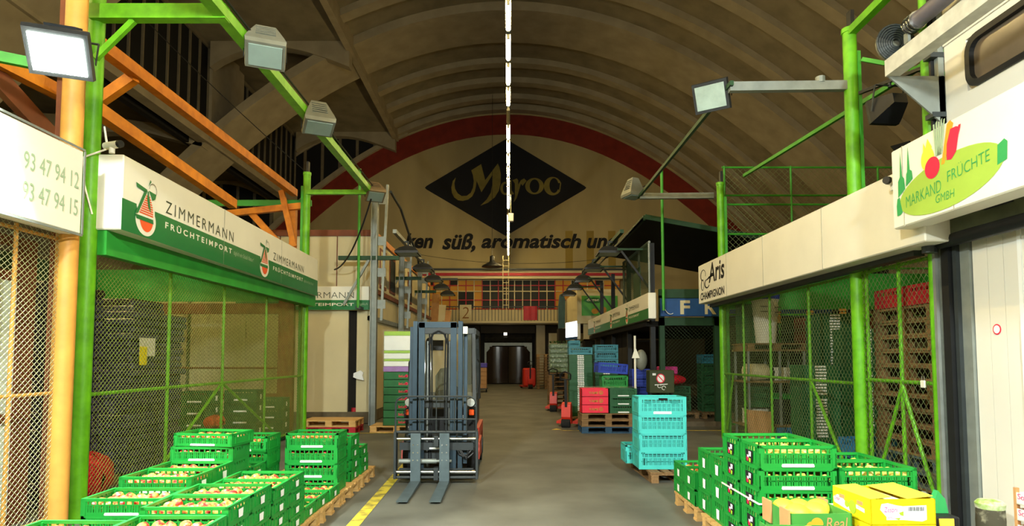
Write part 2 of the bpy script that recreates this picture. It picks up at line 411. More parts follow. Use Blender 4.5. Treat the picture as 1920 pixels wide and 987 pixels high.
for i in range(cols):
    a, b = xs0 + (xs1-xs0)*i/cols, xs0 + (xs1-xs0)*(i+1)/cols
    dark = 9 <= i <= 17
    for r in range(4):
        m = MB(); m.box(a+.02, b-.02, 39.6, 39.62, rowz[r]+.02, rowz[r+1]-.02); part('pane', m, dk if (dark or (r == 3 and i in (2, 5, 20, 23)) or (i in (6, 7) and r < 2)) else oc, wof)
    m = MB(); m.box(a-.03, a+.03, 39.52, 39.6, 4.2, 6.6); part('mullion', m, REDC if i % 4 in (1, 3) and not dark or i in (9, 11, 16, 18) else CREAM, wof)
for r, z in enumerate(rowz):
    m = MB(); m.box(xs0, xs1, 39.53, 39.6, z-.03, z+.03); part('glazing_bar', m, CREAM if r in (2, 4) else REDC, wof)
m = MB(); m.box(xs0, xs1, 39.5, 39.6, 3.9, 4.7); part('panel', m, CREAM, wof)
m = MB(); m.box(-9, 9, 38.0, 40.2, 3.72, 3.9); bal = struct('trim_2', m, CONC)
m = MB(); m.box(-9, 9, 37.95, 38.05, 4.74, 4.8); part('handrail', m, DKGREY, bal)
m = MB()
x = -6.0
while x < 6.2: m.box(x-.018, x+.018, 37.98, 38.02, 3.9, 4.76); x += .2
part('baluster', m, DKGREY, bal, stuff=True)
m = MB(); m.box(-9, 9, 37.9, 38.0, 3.78, 3.88); part('edge_plank', m, CREAM, bal)
t = empty('number_board', 'cream board reading 2 hung on the balcony railing', 'sign', (-2.6, 37.9, 3.9))
m = MB(); m.cbox(-.36, .36, 0, .04, 0, .98, .01); part('board', m, CREAM, t); part('lettering', text_mesh('2', .42, .7, .1, -.01, -.22, .14, -.006), mat('brown_outline', '8a5a24', .7), t)
m = MB(); m.grid(lambda i, j: (-.42 + .84*i/8, .02*math.sin(i*1.7), .02 + .86*j/4), 8, 4); m.grid(lambda i, j: (-.42 + .84*i/8, .015+.02*math.sin(i*1.7), .02 + .86*j/4), 8, 4)
solo('red_cloth', m, REDC, 'red cloth tied over the balcony railing', 'banner', (1.35, 37.93, 3.92), smooth=True)
# ground floor under the balcony
m = MB(); m.box(-26, -1.75, 39.4, 40.2, 0, 3.7); m.box(1.7, 26, 39.4, 40.2, 0, 3.7); m.box(-1.8, 1.75, 39.4, 40.2, 3.2, 3.7); struct('wall_ground', m, mat('dark_brown_wall', '3a3226', .9, 0, .4, .6))  # dark brown wall colour, mottled at random
m = MB(); m.box(-1.75, 1.7, 40.0, 40.2, 0, 3.3); d1 = struct('door_1', m, DARK)
m = MB(); m.prism([(-1.5,0),(-1.38,0),(-1.38,2.0),(-1.0,2.42),(1.0,2.42),(1.38,2.0),(1.38,0),(1.5,0),(1.5,2.6),(-1.5,2.6)], 39.5, 39.6, 'y'); part('steel_frame', m, GALV, d1)
for sx in (-1, 1):
    m = MB(); m.grid(lambda i, j: (sx*(.02 + 1.34*i/8), 39.55 - .12*math.sin(PI*i/8), .05 + 2.3*j/4), 8, 4); part('swing_leaf', m, mat('dark_pvc_leaf', '2a211b', .16, 0, .4, .8, spec=.8), d1, True)
m = MB(); m.grid(lambda i, j: (-1.5 + 3*i/8, 39.5 - .2*math.sin(PI*j/4), 2.62 + .6*j/4), 8, 4); part('rolled_sheet', m, mat('dark_roll', '24231f', .25, 0, .4, 2), d1, True)
m = MB(); m.box(1.75, 2.3, 39.0, 39.4, 0, 3.72); struct('trim_3', m, CONC)
t = empty('wall_mural', 'faded pink mural board on the wall beside the swing doors', 'mural', (2.55, 39.3, 1.3))
m = MB(); m.box(0, 2.2, 0, .06, 0, 1.9); part('board', m, CREAM, t)
m = MB(); m.strip(ring(.6, .55, .5, .5), ring(.6, .55, .02, .02), -.01); m.strip(ring(1.25, 1.3, .62, .55), ring(1.25, 1.3, .02, .02), -.01); m.strip(ring(1.8, .9, .3, .7), ring(1.8, .9, .02, .02), -.01); part('mural_print', m, PINKM, t)
t = empty('tunnel_lamp', 'small bright square lamp over the dark swing doors', 'lamp', (-.18, 39.25, 3.15))
m = MB(); m.box(-.12, .12, 0, .14, -.09, .09); part('housing', m, DKGREY, t)
m = MB(); m.box(-.1, .1, -.02, 0, -.08, .08); part('lens', m, emit('small_lamp', 'fff2d8', 6), t)

# ----------------------------------------------------------------- fluorescent tubes down the middle
TUBEM = emit('fluorescent_tube', 'ffdf96', TUBE)
TUBEOFF = mat('unlit_tube', 'b8a878', .4)
h = 8.0; Y = 10.75 - 12*1.2; k = -12; P1 = 1.2
tubes = []
while Y < 37.6:
    off = k in (4, 13)
    if True:
        t = empty('tube_light', 'tube light', 'lamp', (0, Y, h), 0, 'fluorescent tubes down the hall axis'); tubes.append((t, off)) if k >= 0 else None; t['label'] = 'glowing tube of the overhead line continuing above the camera'
        m = MB(); m.box(-.05, .05, 0, .96, .045, .11); part('batten', m, DKGREY, t)
        m = MB(); m.cyl((0, .04, 0), (0, .92, 0), .045, None, 10); part('tube', m, TUBEOFF if off else TUBEM, t, True)
        for a in (0, .92):
            m = MB(); m.box(-.03, .03, a, a+.04, -.04, .06); part('end_holder', m, CREAM, t)
    Y += P1; k += 1
for i, (t, off) in enumerate(tubes):
    t['label'] = ('unlit tube, %s in the hanging line of fluorescent lights' if off else 'glowing tube, %s in the hanging line of fluorescent lights') % (NTH[i] if i < 16 else ('sixteenth', 'seventeenth', 'eighteenth', 'nineteenth', 'twentieth', 'twenty-first', 'twenty-second', 'twenty-third', 'twenty-fourth')[i-15])
for sx, ya, zz in ((-8.5, -4, 8.4), (8.5, -4, 8.4), (-17, 5, 6.6), (-12, -3, 9.6)):  # side rows of unseen fill tubes, added to brighten the bays
    for i in range(10 if sx in (-8.5, -12) else 6):
        t = empty('tube_light', 'added fill tube of the side rows above the stalls out of view', 'lamp', (sx, ya + i*1.3, zz), 0, 'added fill tubes of the side rows')
        m = MB(); m.box(-.05, .05, 0, 1.06, .045, .11); part('batten', m, CREAM, t)
        m = MB(); m.cyl((0, .03, 0), (0, 1.03, 0), .045, None, 10); part('tube', m, TUBEM, t, True)
t = empty('cable_tray', 'long thin carrier rail above the line of fluorescent tubes', 'rail', (0, 10.6, h+.12))
m = MB(); m.box(-.02, .02, 0, 27.2, 0, .04); part('rail', m, DKGREY, t)
for y in range(1, 27, 4):
    m = MB(); m.cyl((0, y, .05), (0, y, 9.6), .008, None, 4); part('hanger_wire', m, DKGREY, t)
t = empty('junction_box', 'white junction box hung under the tube line', 'box', (.1, 24.4, 7.2))
m = MB(); m.cbox(-.11, .11, -.1, .1, -.16, .16, .02); part('body', m, SIGNW, t); m = MB(); m.cyl((0, 0, .16), (0, 0, .93), .012); part('stem', m, CREAM, t)
t = empty('cable_ladder', 'pale hanging ladder rail in front of the office windows', 'ladder', (-.15, 37.4, 4.6))
m = MB(); m.box(-.19, -.15, 0, .04, 0, 3.2); part('side_rail', m, CREAM, t); m = MB(); m.box(.15, .19, 0, .04, 0, 3.2); part('side_rail', m, CREAM, t)
for q in range(9):
    m = MB(); m.box(-.15, .15, .01, .03, .2+q*.34, .24+q*.34); part('rung', m, CREAM, t)

# ================================================================= LAMPS
def floodlight(label, loc, rz, pitch, size=.36, hm=LAMPH, lens=LENS, group=None, power=0, spread=150, arm=.22, col=(.93, 1, .94)):
    # local: the glass faces -y, tilted down by pitch; base at the hinge
    t = empty('floodlight', label, 'floodlight', loc, rz, group); s = size; q = Matrix.Rotation(R(pitch), 4, 'X')
    m = MB(); w, hh = s/2, s*.42
    P = lambda y, a, b: [(-a,y,-b),(a,y,-b),(a,y,b),(-a,y,b)]
    v = P(0, w, hh) + P(.05*s/.36, w*1.04, hh*1.04) + P(.12*s/.36, w*.94, hh*.92) + P(.30*s/.36, w*.62, hh*.55) + P(.36*s/.36, w*.5, hh*.42)
    f = [(i*4+k, i*4+(k+1)%4, i*4+4+(k+1)%4, i*4+4+k) for i in range(4) for k in range(4)] + [(16,17,18,19), (3,2,1,0)]
    m.add(v, f); part('housing', m.xf(q), hm, t, False)
    m = MB(); a, b = w*.84, hh*.80; m.box(-a, a, -.012, .004, -b, b); part('lens', m.xf(q), lens, t)
    m = MB()
    for i in range(5): m.box(-w*.5, w*.5, .14*s/.36+i*.04*s/.36, .15*s/.36+i*.04*s/.36, hh*.5, hh*(.98-.09*i))
    part('cooling_fin', m.xf(q), hm, t)
    m = MB()
    for sx in (-1, 1): m.bar((sx*w*1.08, .1, 0), (sx*w*1.08, .18, arm), .025, .008, (1,0,0))
    m.bar((-w*1.1, .18, arm), (w*1.1, .18, arm), .03, .008); m.cyl((0, .18, arm-.02), (0, .18, arm+.07), .02); part('bracket', m, DKGREY, t)
    if power:
        L = bpy.data.lights.new('flood_beam', 'AREA'); L.shape = 'RECTANGLE'; L.size = s*.8; L.size_y = s*.6; L.energy = power; L.color = col; L.spread = R(spread)
        lo = bpy.data.objects.new('flood_beam', L); COL.objects.link(lo); lo.parent = t
        d = q.to_3x3() @ Vector((0, -1, 0)); lo.location = d*.03; lo.rotation_euler = d.to_track_quat('-Z', 'Y').to_euler()
    return t
LIT = emit('lit_lens', 'f4fff0', 60)
floodlight('glaring lit floodlight over the sign with phone numbers', (-3.78, 5.1, 4.22), R(22), 42, .46, LAMPD, LIT, power=FLOOD_L)
# gantry lamps of the stalls behind the camera, outside the frame
for lab, loc, rz, p in (('lit floodlight on the gantry behind the camera, above the numbers sign side', (-2.6, -1.0, 5.3), R(180-12), 32), ('lit floodlight on the gantry behind the camera, above the dock door side', (2.4, -1.0, 5.3), R(180+14), 32)):
    floodlight(lab, loc, rz, p, .5, LAMPH, LIT, power=FLOOD_N)
floodlight('grey floodlight hung at the near end of the green gantry beam', (-2.86, 7.15, 5.22), R(22), 64, .44, group='floodlights on the green gantry')
floodlight('grey floodlight hung midway along the green gantry beam', (-2.88, 9.3, 5.16), R(26), 72, .44, group='floodlights on the green gantry')
floodlight('brownish floodlight at the far end of the green gantry beam', (-2.95, 13.7, 5.25), R(26), 58, .40, mat('lamp_housing_tan', '7d6b52', .55, .2, .2, 6))
floodlight('dark floodlight with bright glass on the galvanised arm', (2.72, 8.2, 5.18), R(-34), 26, .46, LAMPD, mat('lamp_glass_bright', '9fb3ac', .35))
floodlight('grey floodlight turned sideways at the far galvanised arm end', (2.78, 13.75, 5.25), R(-70), 88, .42, LAMPH)
floodlight('black floodlight seen from behind beside the lime post', (4.70, 7.72, 4.74), R(186), 12, .36, BLK, arm=.3)
for sx, side in ((-1, 'office storey lamp rail above the forklift'), (1, 'lamp rail beside the dark canopy')):
    for i, y in enumerate((16.2, 19.2, 21.9, 24.5, 27.0)):
        t = empty('hooded_lamp', 'dark hooded lamp, %s along the %s' % (NTH[i], side), 'lamp', (sx*2.62, y, 4.42), 0, 'hooded lamps on the two lamp rails')
        m = MB(); v = []
        for z, a, b in ((-.06, .30, .34), (0, .30, .34), (.10, .20, .22), (.16, .09, .10)): v += [(-a,-b,z),(a,-b,z),(a,b,z),(-a,b,z)]
        m.add(v, [(i2*4+k, i2*4+(k+1)%4, i2*4+4+(k+1)%4, i2*4+4+k) for i2 in range(3) for k in range(4)] + [(12,13,14,15)])
        part('hood', m, LAMPD, t); m = MB(); m.box(-.26, .26, -.3, .3, -.055, -.045); part('lens', m, LENS, t)
        m = MB(); m.cyl((0,0,.14), (0,0,.30), .025); m.bar((0,0,.28), (sx*.12,0,.28), .04, .04); part('hinge', m, DKGREY, t)
    m = MB(); m.bar((sx*2.76, 15.0, 4.74), (sx*2.76, 27.5, 4.74), .09, .09)
    solo('lamp_rail', m, GALV if sx < 0 else DGREEN, ('pale' if sx < 0 else 'dark green') + ' long rail carrying the row of hooded lamps ' + ('above the forklift' if sx < 0 else 'by the dark canopy'), 'rail')

# ================================================================= SIGNS
def sign(name, label, loc, rz, L, H, D, mats=SIGNW, seams=()):
    t = empty(name, label, 'sign', loc, rz)
    m = MB(); m.cbox(0, L, 0, D, 0, H, .012); part('box', m, mats, t)
    for u in seams:
        m = MB(); m.box(u-.006, u+.006, -.003, .001, 0, H); part('seam', m, mat('seam_grey', 'a9a99a', .5), t)
    return t
def zlogo(t, u, s):
    # pear-and-Z emblem, u = left edge, s = scale in metres per unit (about 1 x 1.35 units)
    f = lambda pts: [(u + a*s, .09*s + b*s) for a, b in pts]
    pear = ring(.54, .34, .36, .34, 24, 155, 385) + [(.80, .75), (.66, 1.0)] + [(.55, .86), (.28, .62)]
    m = MB(); m.flat(f([(x*1.0 + (x-.54)*.13, z - .03 + (z-.5)*.05) for x, z in ring(.54, .34, .36, .34, 24, 150, 390) + [(.84,.8),(.66,1.04),(.5,.86),(.2,.62)]]), -.004); part('emblem_outline', m, SIGNW, t)
    m = MB(); m.flat(f(ring(.56, .34, .27, .30, 20, 190, 350)), -.006)
    for k in range(9):
        z = .42 + .052*k; w = 1 - (k/9)**1.6*.72; m.flat(f([(.26+.030*k, z), (.82 - .03*(k/9)**2*6, z), (.82 - .03*(k/9)**2*6, z+.034), (.28+.030*k, z+.034)]), -.006)
    part('emblem_pear', m, ORANGEP, t)
    m = MB()
    m.flat(f([(.10,1.06),(.14,.96),(.48,.93),(.55,1.0)]), -.008); m.flat(f([(.44,.96),(.56,.98),(.22,.40),(.10,.36)]), -.008); m.flat(f([(.10,.36),(.16,.27),(.84,.27),(.82,.37)]), -.008)
    m.flat(f([(.60,1.0),(.92,.98),(.88,.86),(.76,.80),(.70,.88)]), -.008); m.flat(f([(.56,.96),(.60,.98),(.72,.50),(.60,.62),(.55,.80)]), -.008)
    m.flat(f([(.58,1.08),(.66,1.26),(.70,1.22)]), -.008); part('emblem_letter', m, SIGNG, t)
    m = MB(); m.strip([(u+a*s, .09*s+b*s) for a, b in ring(.78,1.04,.16,.16,16,-20,180)], [(u+a*s, .09*s+b*s) for a, b in ring(.78,1.04,.145,.145,16,-20,180)], -.008); part('emblem_leaf_line', m, SIGNT, t)
def zsign(t, L, H, u0, s):
    zlogo(t, u0, .62*H)
    part('lettering', text_mesh('ZIMMERMANN', 1.95*s, .15*s, 0, -.004, u0 + .69, .47*H, sp=1.35), SIGNT, t)
    part('lettering', text_mesh('FRÜCHTEIMPORT', 1.9*s, .095*s, 0, .02, u0 + .69, .24*H, sp=1.5), SIGNW, t)
    part('lettering', text_mesh('täglich ein Stück Natur!', .78*s, .085*s, .3, 0, u0 + .69 + 1.97*s, .22*H), PALEG, t)
H = .82
t = sign('stall_sign', 'long white and green fruit importer sign with two pear emblems over the mesh stall', (-4.15, 6.62, 3.05), R(90) + R(1.0), 7.3, H, .34, SIGNW, (2.5, 4.95))
m = MB(); m.box(0, 7.3, -.003, .001, 0, .42*H); part('green_field', m, SIGNG, t)
zsign(t, 7.3, H, .18, 1.0); zsign(t, 7.3, H, 3.83, .9)
t = sign('stall_sign', 'white glaring sign with pale green phone numbers', (-4.25, 3.2, 2.9), R(90), 2.94, .84, .2)
m = MB(); m.box(-.01, 2.95, -.012, .0, -.02, 0); m.box(-.01, 2.95, -.012, 0, .84, .86); m.box(2.94, 2.96, -.012, 0, 0, .84); part('edge_trim', m, GALV, t)
part('lettering', text_mesh('93 47 94 12', .70, .16, 0, 0, 2.18, .44), PALEG, t); part('lettering', text_mesh('93 47 94 15', .70, .16, 0, 0, 2.18, .17), PALEG, t)
t = sign('stall_sign', 'smaller white and green importer sign on the cold store front', (-6.9, 15.75, 2.88), 0, 3.38, .6, .14)
m = MB(); m.box(0, 3.38, -.003, .001, 0, .25); m.box(3.377, 3.383, 0, .14, 0, .25); part('green_field', m, SIGNG, t)
part('lettering', text_mesh('ZIMMERMANN', 1.75, .15, 0, -.014, 1.24, .30), SIGNT, t); part('lettering', text_mesh('FRÜCHTEIMPORT', 1.75, .09, 0, .014, 1.24, .1), SIGNW, t); part('lettering', text_mesh('täglich', .26, .08, .3, 0, 3.08, .1), PALEG, t)
t = sign('stall_sign', 'long white blank sign with a black mushroom firm name at its end', (4.1, 13.38, 2.82), R(-90), 7.3, .82, .3, SIGNW, (1.72, 3.4, 5.3))
part('lettering', text_mesh('Aris', .92, .40, .12, .02, .70, .37), BLACKP, t); part('lettering', text_mesh('CHAMPIGNON', 1.46, .16, 0, .025, .14, .06), BLACKP, t)
m = MB(); g = lambda pts: [(.08 + 2.1*a, .22 + b) for a, b in pts]
m.strip(g(ring(.12, .36, .085, .12, 24, -20, 260)), g(ring(.125, .36, .07, .105, 24, -20, 260)), -.004); m.strip(g(ring(.10, .16, .05, .12, 20, 60, 420)), g(ring(.103, .16, .036, .105, 20, 60, 420)), -.004)
m.strip(g(ring(.24, .16, .08, .10, 20, 90, 330)), g(ring(.245, .17, .06, .085, 20, 90, 330)), -.004); m.flat(g([(.20,.22),(.30,.29),(.42,.30),(.33,.25)]), -.004); part('emblem', m, BLACKP, t)
t = sign('stall_sign', 'overexposed white sign with a marrow, vegetables and cathedral spires', (3.9, 6.25, 2.97), R(-90), 3.3, .8, .25, SIGNW, (.18, .86))
m = MB(); m.flat(ring(.78, .27, .66, .235, 40, 0, 360, 4), -.004); part('marrow', m, MARKG, t)
m = MB(); m.flat([(.075,.12),(.12,.12),(.16,.14),(.12,.30),(.085,.29),(.07,.22)], -.0045); m.flat([(1.36,.24),(1.46,.26),(1.47,.40),(1.44,.43),(1.37,.40)], -.0045)
m.flat([(.10,.30),(.105,.46),(.135,.5),(.15,.75),(.17,.5),(.20,.47),(.21,.36)], -.0045); m.flat([(.225,.38),(.235,.5),(.25,.52),(.27,.77),(.29,.53),(.32,.51),(.33,.43)], -.0045); part('spires_and_tips', m, MARKD, t)
m = MB(); m.flat(ring(.61, .45, .10, .10), -.007); m.flat([(.80,.46),(.86,.45),(.92,.50),(.97,.70),(.93,.72),(.86,.72),(.81,.6)], -.007); m.flat([(.94,.60),(.98,.69),(.99,.72),(.96,.72)], -.0075); part('tomato_and_pepper', m, TOM, t)
m = MB(); m.flat([(.73,.44),(.77,.44),(.90,.76),(.86,.80),(.82,.78)], -.006); part('carrot', m, CAR, t)
m = MB(); m.flat(ring(.55, .55, .09, .11), -.0055); m.flat([(.49,.60),(.50,.72),(.53,.66),(.56,.74),(.62,.64)], -.0064); part('yellow_vegetable', m, YELP, t)
m = MB()
for k in range(5): m.flat([(.655+.015*k,.54),(.68+.015*k,.54),(.66+.035*k,.84+.02*(k % 2)),(.64+.035*k,.84)], -.0052)
part('leek_leaves', m, PALEG, t)
part('lettering', text_mesh('MARKAND', .50, .11, .12, -.012, .22, .17, -.0075).xf(Matrix.Translation((.22, 0, .2)) @ Matrix.Rotation(R(-4), 4, 'Y') @ Matrix.Translation((-.22, 0, -.2))), MARKD, t)
part('lettering', text_mesh('FRÜCHTE', .50, .12, .12, -.012, .80, .26, -.0075).xf(Matrix.Translation((.8, 0, .26)) @ Matrix.Rotation(R(-5), 4, 'Y') @ Matrix.Translation((-.8, 0, -.26))), MARKD, t)
part('lettering', text_mesh('GMBH', .24, .075, .12, -.012, .64, .11, -.0075), MARKD, t)
m = MB(); m.flat([(1.70,.70),(1.72,.42),(1.78,.42),(1.78,.58),(1.80,.70)], -.004); part('print_edge', m, MARKD, t)
# far signs
t = sign('stall_sign', 'long importer sign with three small pear emblems on the dark stall', (3.33, 26.0, 2.6), R(-90), 11.2, .62, .19)
m = MB(); m.box(0, 11.2, -.003, .001, 0, .25); part('green_field', m, SIGNG, t)
for u in (1.7, 5.6, 8.3):
    zlogo(t, u, .42); part('lettering', text_mesh('ZIMMERMANN', 1.3, .12, 0, -.012, u+.55, .34), SIGNT, t); part('lettering', text_mesh('FRÜCHTEIMPORT', 1.3, .07, 0, .012, u+.55, .14), SIGNW, t)
t = sign('name_board', 'blue board with big cream capitals under a green beam', (3.72, 15.2, 2.68), 0, 4.2, .44, .06, SKINB)
part('lettering', text_mesh('F', .24, .34, 0, .03, .48, .05), CREAM, t); part('lettering', text_mesh('R', .28, .34, 0, .03, 1.08, .05), CREAM, t)
t = empty('stall_facade', 'dark green steel front around the blue board with mesh infill', 'stall front', (3.72, 15.3, 0))
m = MB(); m.box(0, 5.5, 0, .12, 3.14, 3.36); part('beam', m, DGREEN, t); m = MB(); m.box(0, 5.5, 0, .12, 2.46, 2.66); part('beam', m, DGREEN, t)
for x in (.06, 1.4, 2.75, 4.1):
    m = MB(); m.box(x-.06, x+.06, 0, .12, 0, 3.2); part('post', m, DGREEN, t)
m = MB(); lattice(m, (0, .06, 0), (1, 0, 0), 5.4, .2, 2.46, .09, .09, .003); part('wire_mesh', m, mat('mesh_dark', '37482e', .6), t, stuff=True)
t = sign('lit_sign', 'glowing white end sign of the far cream stall', (2.75, 29.9, 2.5), R(-79), 1.9, .84, .15); 
m = MB(); m.box(.02, 1.88, -.004, 0, .12, .82); part('lit_face', m, emit('lit_sign_face', 'f4f4ff', 2.2), t)
m = MB(); m.box(.02, 1.88, -.004, 0, 0, .11); part('blue_strip', m, SKINB, t)

# ================================================================= STEEL AND TIMBER OF THE STALLS
def beam(name, label, cat, p0, p1, w, h, m, group=None):
    q = MB(); p0 = Vector(p0); q.bar((0,0,0), Vector(p1)-p0, w, h); return solo(name, q, m, label, cat, tuple(p0), 0, False, group)
def steel_post(label, x, y, z1, mt, r=.075, sx=1, cap=True):
    t = empty('stall_post', label, 'post', (x, y, 0))
    m = MB(); m.cyl((0,0,0), (0,0,z1), r, None, 14); part('tube', m, mt, t, True)
    m = MB(); m.box(sx*.09-.03, sx*.09+.03, -.04, .04, 0, z1-.25); part('channel', m, GREEND, t)
    if cap:
        m = MB(); m.cyl((0,0,z1), (0,0,z1+.06), r*1.15, None, 12); part('collar', m, mt, t, True)
        m = MB(); m.bar((.02,0,z1+.06), (.02,0,z1+.30), .05, .1); part('pulley_plate', m, BLK, t)
    return t
steel_post('lime green post between the numbers sign and the pear sign', -4.5, 6.62, 6.0, GREEN, .085, -1, False)
steel_post('lime green post at the far end of the pear sign', -4.5, 13.75, 5.75, GREEN, .08, -1)
t = empty('stall_post', 'thick orange post behind the numbers sign', 'post', (-4.42, 6.2, 0)); m = MB(); m.cyl((0,0,0), (0,0,7), .10, None, 16); part('tube', m, ORPOST, t, True)
m = MB(); m.box(-.16, -.08, -.02, .1, 0, 7); part('channel', m, WOODB, t)
steel_post('lime green post at the black lettered end of the blank sign', 4.53, 13.15, 5.35, GREEN, .075, 1)
steel_post('tall lime green post carrying the galvanised lamp arm', 4.5, 8.0, 5.95, GREEN, .085, 1)
steel_post('lime green post beside the dock door track', 4.5, 6.52, 6.2, GREEN, .07, 1, False)
# gantry on the pear sign side
t = empty('gantry', 'lime green gantry beam with cross arms above the pear sign', 'gantry', (-3.1, 6.5, 5.4))
for nm, a, b, w, h in (('arm', (-1.4,.05,0), (.06,.05,0), .12, .16), ('long_beam', (0,-3.5,0), (0,7.3,0), .13, .13), ('arm', (-1.4,7.2,-.05), (.05,7.2,-.05), .09, .1), ('brace', (-1.35,.05,-.5), (-.95,.05,-.08), .05, .06)):
    m = MB(); m.bar(a, b, w, h); part(nm, m, GREEN, t)
m = MB(); m.tube([(0.08,-3.4,.1),(.09,0,.09),(.08,3,.1),(.09,7.2,.09)], .015); part('cable', m, BLK, t)
# gantry on the blank sign side
t = empty('gantry', 'galvanised lamp arms joined by a thin green rail above the aisle', 'gantry', (2.9, 8.0, 5.22))
m = MB(); m.bar((0,0,0), (1.55,0,.02), .09, .12); part('arm', m, GALV, t); m = MB(); m.bar((0,5.55,0), (1.6,5.5,0), .09, .12); part('arm', m, GALV, t)
m = MB(); m.bar((0,-.1,.02), (0,5.7,.02), .05, .06); part('rail', m, DGREEN, t)
m = MB(); m.cyl((1.2,0,.06), (1.2,0,.14), .06, None, 10); part('cable_coil', m, GALV, t)
beam('roof_rail', 'lime green rail running from the tall post top towards the dock door', 'beam', (4.5, 8.0, 5.95), (4.5, 3.0, 6.1), .1, .1, GREEN)
beam('stay_rail', 'thin dirty green stay rail rising behind the tall lime post', 'beam', (4.95, 12.9, 5.49), (4.95, 6.2, 5.1), .05, .06, GREEND)
beam('stay_rail', 'short dark pipe arm above the black floodlight', 'beam', (4.55, 7.9, 5.10), (5.0, 6.9, 5.08), .04, .04, BLK)
beam('stay_rail', 'short green stay crossing above the black floodlight', 'beam', (4.6, 7.9, 5.55), (5.3, 7.2, 5.0), .04, .05, GREEND)
# green fascia beams under the signs
beam('fascia_beam', 'bright green steel fascia under the pear sign', 'beam', (-4.37, 6.65, 2.93), (-4.39, 14.0, 2.97), .1, .30, GREENF)
beam('fascia_beam', 'dark soffit beam under the blank white sign', 'beam', (4.38, 6.6, 2.80), (4.38, 13.35, 2.79), .12, .08, DKGREY)
# mesh fences
def fence(label, O, u, L, z0, z1, verts, rails, braces, fm, mm, pu, pv, r, fr=.022, cat='fence', name='mesh_fence', my=.03):
    t = empty(name, label, cat, O, math.atan2(u[1], u[0]))
    for x in verts:
        m = MB(); m.cyl((x,0,z0), (x,0,z1), fr, None, 8); part('upright', m, fm, t, True)
    for z in rails:
        m = MB(); m.cyl((0,0,z), (L,0,z), fr, None, 8); part('rail', m, fm, t, True)
    for a, b in braces:
        m = MB(); m.cyl((a[0],0,a[1]), (b[0],0,b[1]), fr, None, 8); part('brace', m, fm, t, True)
    m = MB(); lattice(m, (0, my, 0), (1,0,0), L, z0, z1, pu, pv, r); part('wire_mesh', m, mm, t, stuff=True)
    return t
FU = (0, 1, 0)
fence('olive mesh fence of lime tube under the pear sign', (-4.5, 6.75, 0), FU, 6.95, .1, 2.85, (1.52, 3.1, 4.83, 6.9), (.12, 1.28, 2.82), [((3.1,1.28),(1.2,.12)), ((3.1,1.28),(5.6,.12))], GREEN, MESHG, .066, .056, .0027, my=-.03)
fence('pale mesh fence with thin orange tubes under the numbers sign', (-4.46, 3.4, 0), FU, 2.75, .1, 2.9, (.1, 2.2), (.12, 1.33, 2.85), [], ORPOST, MESHW, .066, .056, .0028, .018, my=-.03)
t = fence('brown framed mesh end wall inside the pear sign stall', (-8.6, 13.55, 0), (1,0,0), 3.9, .3, 2.75, (.05,), (.35, 1.45), [], WOODB, mat('mesh_brown', '6b5a34', .7), .09, .08, .0028)
m = MB(); m.box(3.62, 3.95, -.06, .06, 0, 3.0); part('frame_post', m, WOODB, t); m = MB(); m.box(0, 3.7, -.05, .05, 2.62, 2.85); part('frame_head', m, WOODB, t); m = MB(); m.box(0, 3.7, -.05, .05, .78, .9); part('frame_sill', m, WOODB, t)
m = MB(); m.box(-9.5, -4.62, 13.6, 13.66, 2.9, 3.6); solo('fascia_panel', m, GREENF, 'green fascia panel across the far end of the pear sign stall', 'panel')
fence('dark wire mesh fence of lime tube under the blank sign', (4.53, 8.1, 0), FU, 5.0, .1, 2.78, (1.28, 2.68, 3.9), (.12, 1.34, 2.75), [((1.28,1.34),(.3,.12)), ((4.5,1.34),(4.9,.2))], GREEN, mat('mesh_wire_grey', '7d8a5c', .5, .4, .2, 6), .085, .095, .003)
t = fence('lime tube mesh gate with a hanging padlock', (4.53, 6.6, 0), FU, 1.3, .1, 2.78, (.05, .6, 1.25), (.12, 1.4, 2.75), [((.6,1.36),(.1,.15)), ((.6,1.36),(1.15,.15))], GREEN, mat('mesh_wire_grey', '7d8a5c'), .085, .095, .003, cat='gate', name='mesh_gate')
t = empty('padlock', 'small silver padlock hanging on the mesh gate', 'padlock', (4.49, 6.78, 1.44)); m = MB(); m.cbox(-.012, .012, -.035, .035, -.09, -.01, .006); part('body', m, SIGNW, t); m = MB(); m.tube([(0,-.02,-.01),(0,-.02,.035),(0,0,.05),(0,.02,.035),(0,.02,-.01)], .006); part('shackle', m, CHROME, t, True)
fence('upper mesh screen frame above the far end of the blank sign stall', (4.66, 13.4, 0), (1,0,0), 5.4, 3.55, 5.85, (.05, 1.5, 3.4, 5.3), (3.6, 4.35, 5.0, 5.2, 5.82), [], GREEND, mat('mesh_wire_grey', '7d8a5c'), .13, .13, .004)
m = MB(); m.box(4.62, 10, 13.5, 13.56, 2.72, 3.5); solo('fascia_panel', m, GREENF, 'green fascia panel across the far end of the blank sign stall', 'panel')
t = fence('side mesh end wall inside the blank sign stall', (4.66, 13.45, 0), (1,0,0), 5, .2, 2.72, (.1, 1.2, 2.6, 4.9), (.25, 1.3, 2.6), [], GREEND, mat('mesh_dark', '37482e'), .1, .1, .003)
for i, (x, z) in enumerate(((5.35, 2.56), (5.75, 2.5), (6.45, 2.52), (7.15, 2.56), (7.5, 2.5))):
    m = MB(); m.box(-.07, .07, 0, .02, -.09, .09); m.box(-.07, .07, 0, .02, .11, .16)
    solo('paper_tag', m, mat('tag_orange', 'd29a3a', .6), 'orange paper tag, %s along the rail under the green panel' % NTH[i], 'tag', (x, 13.3, z), group='paper tags under the green panel')
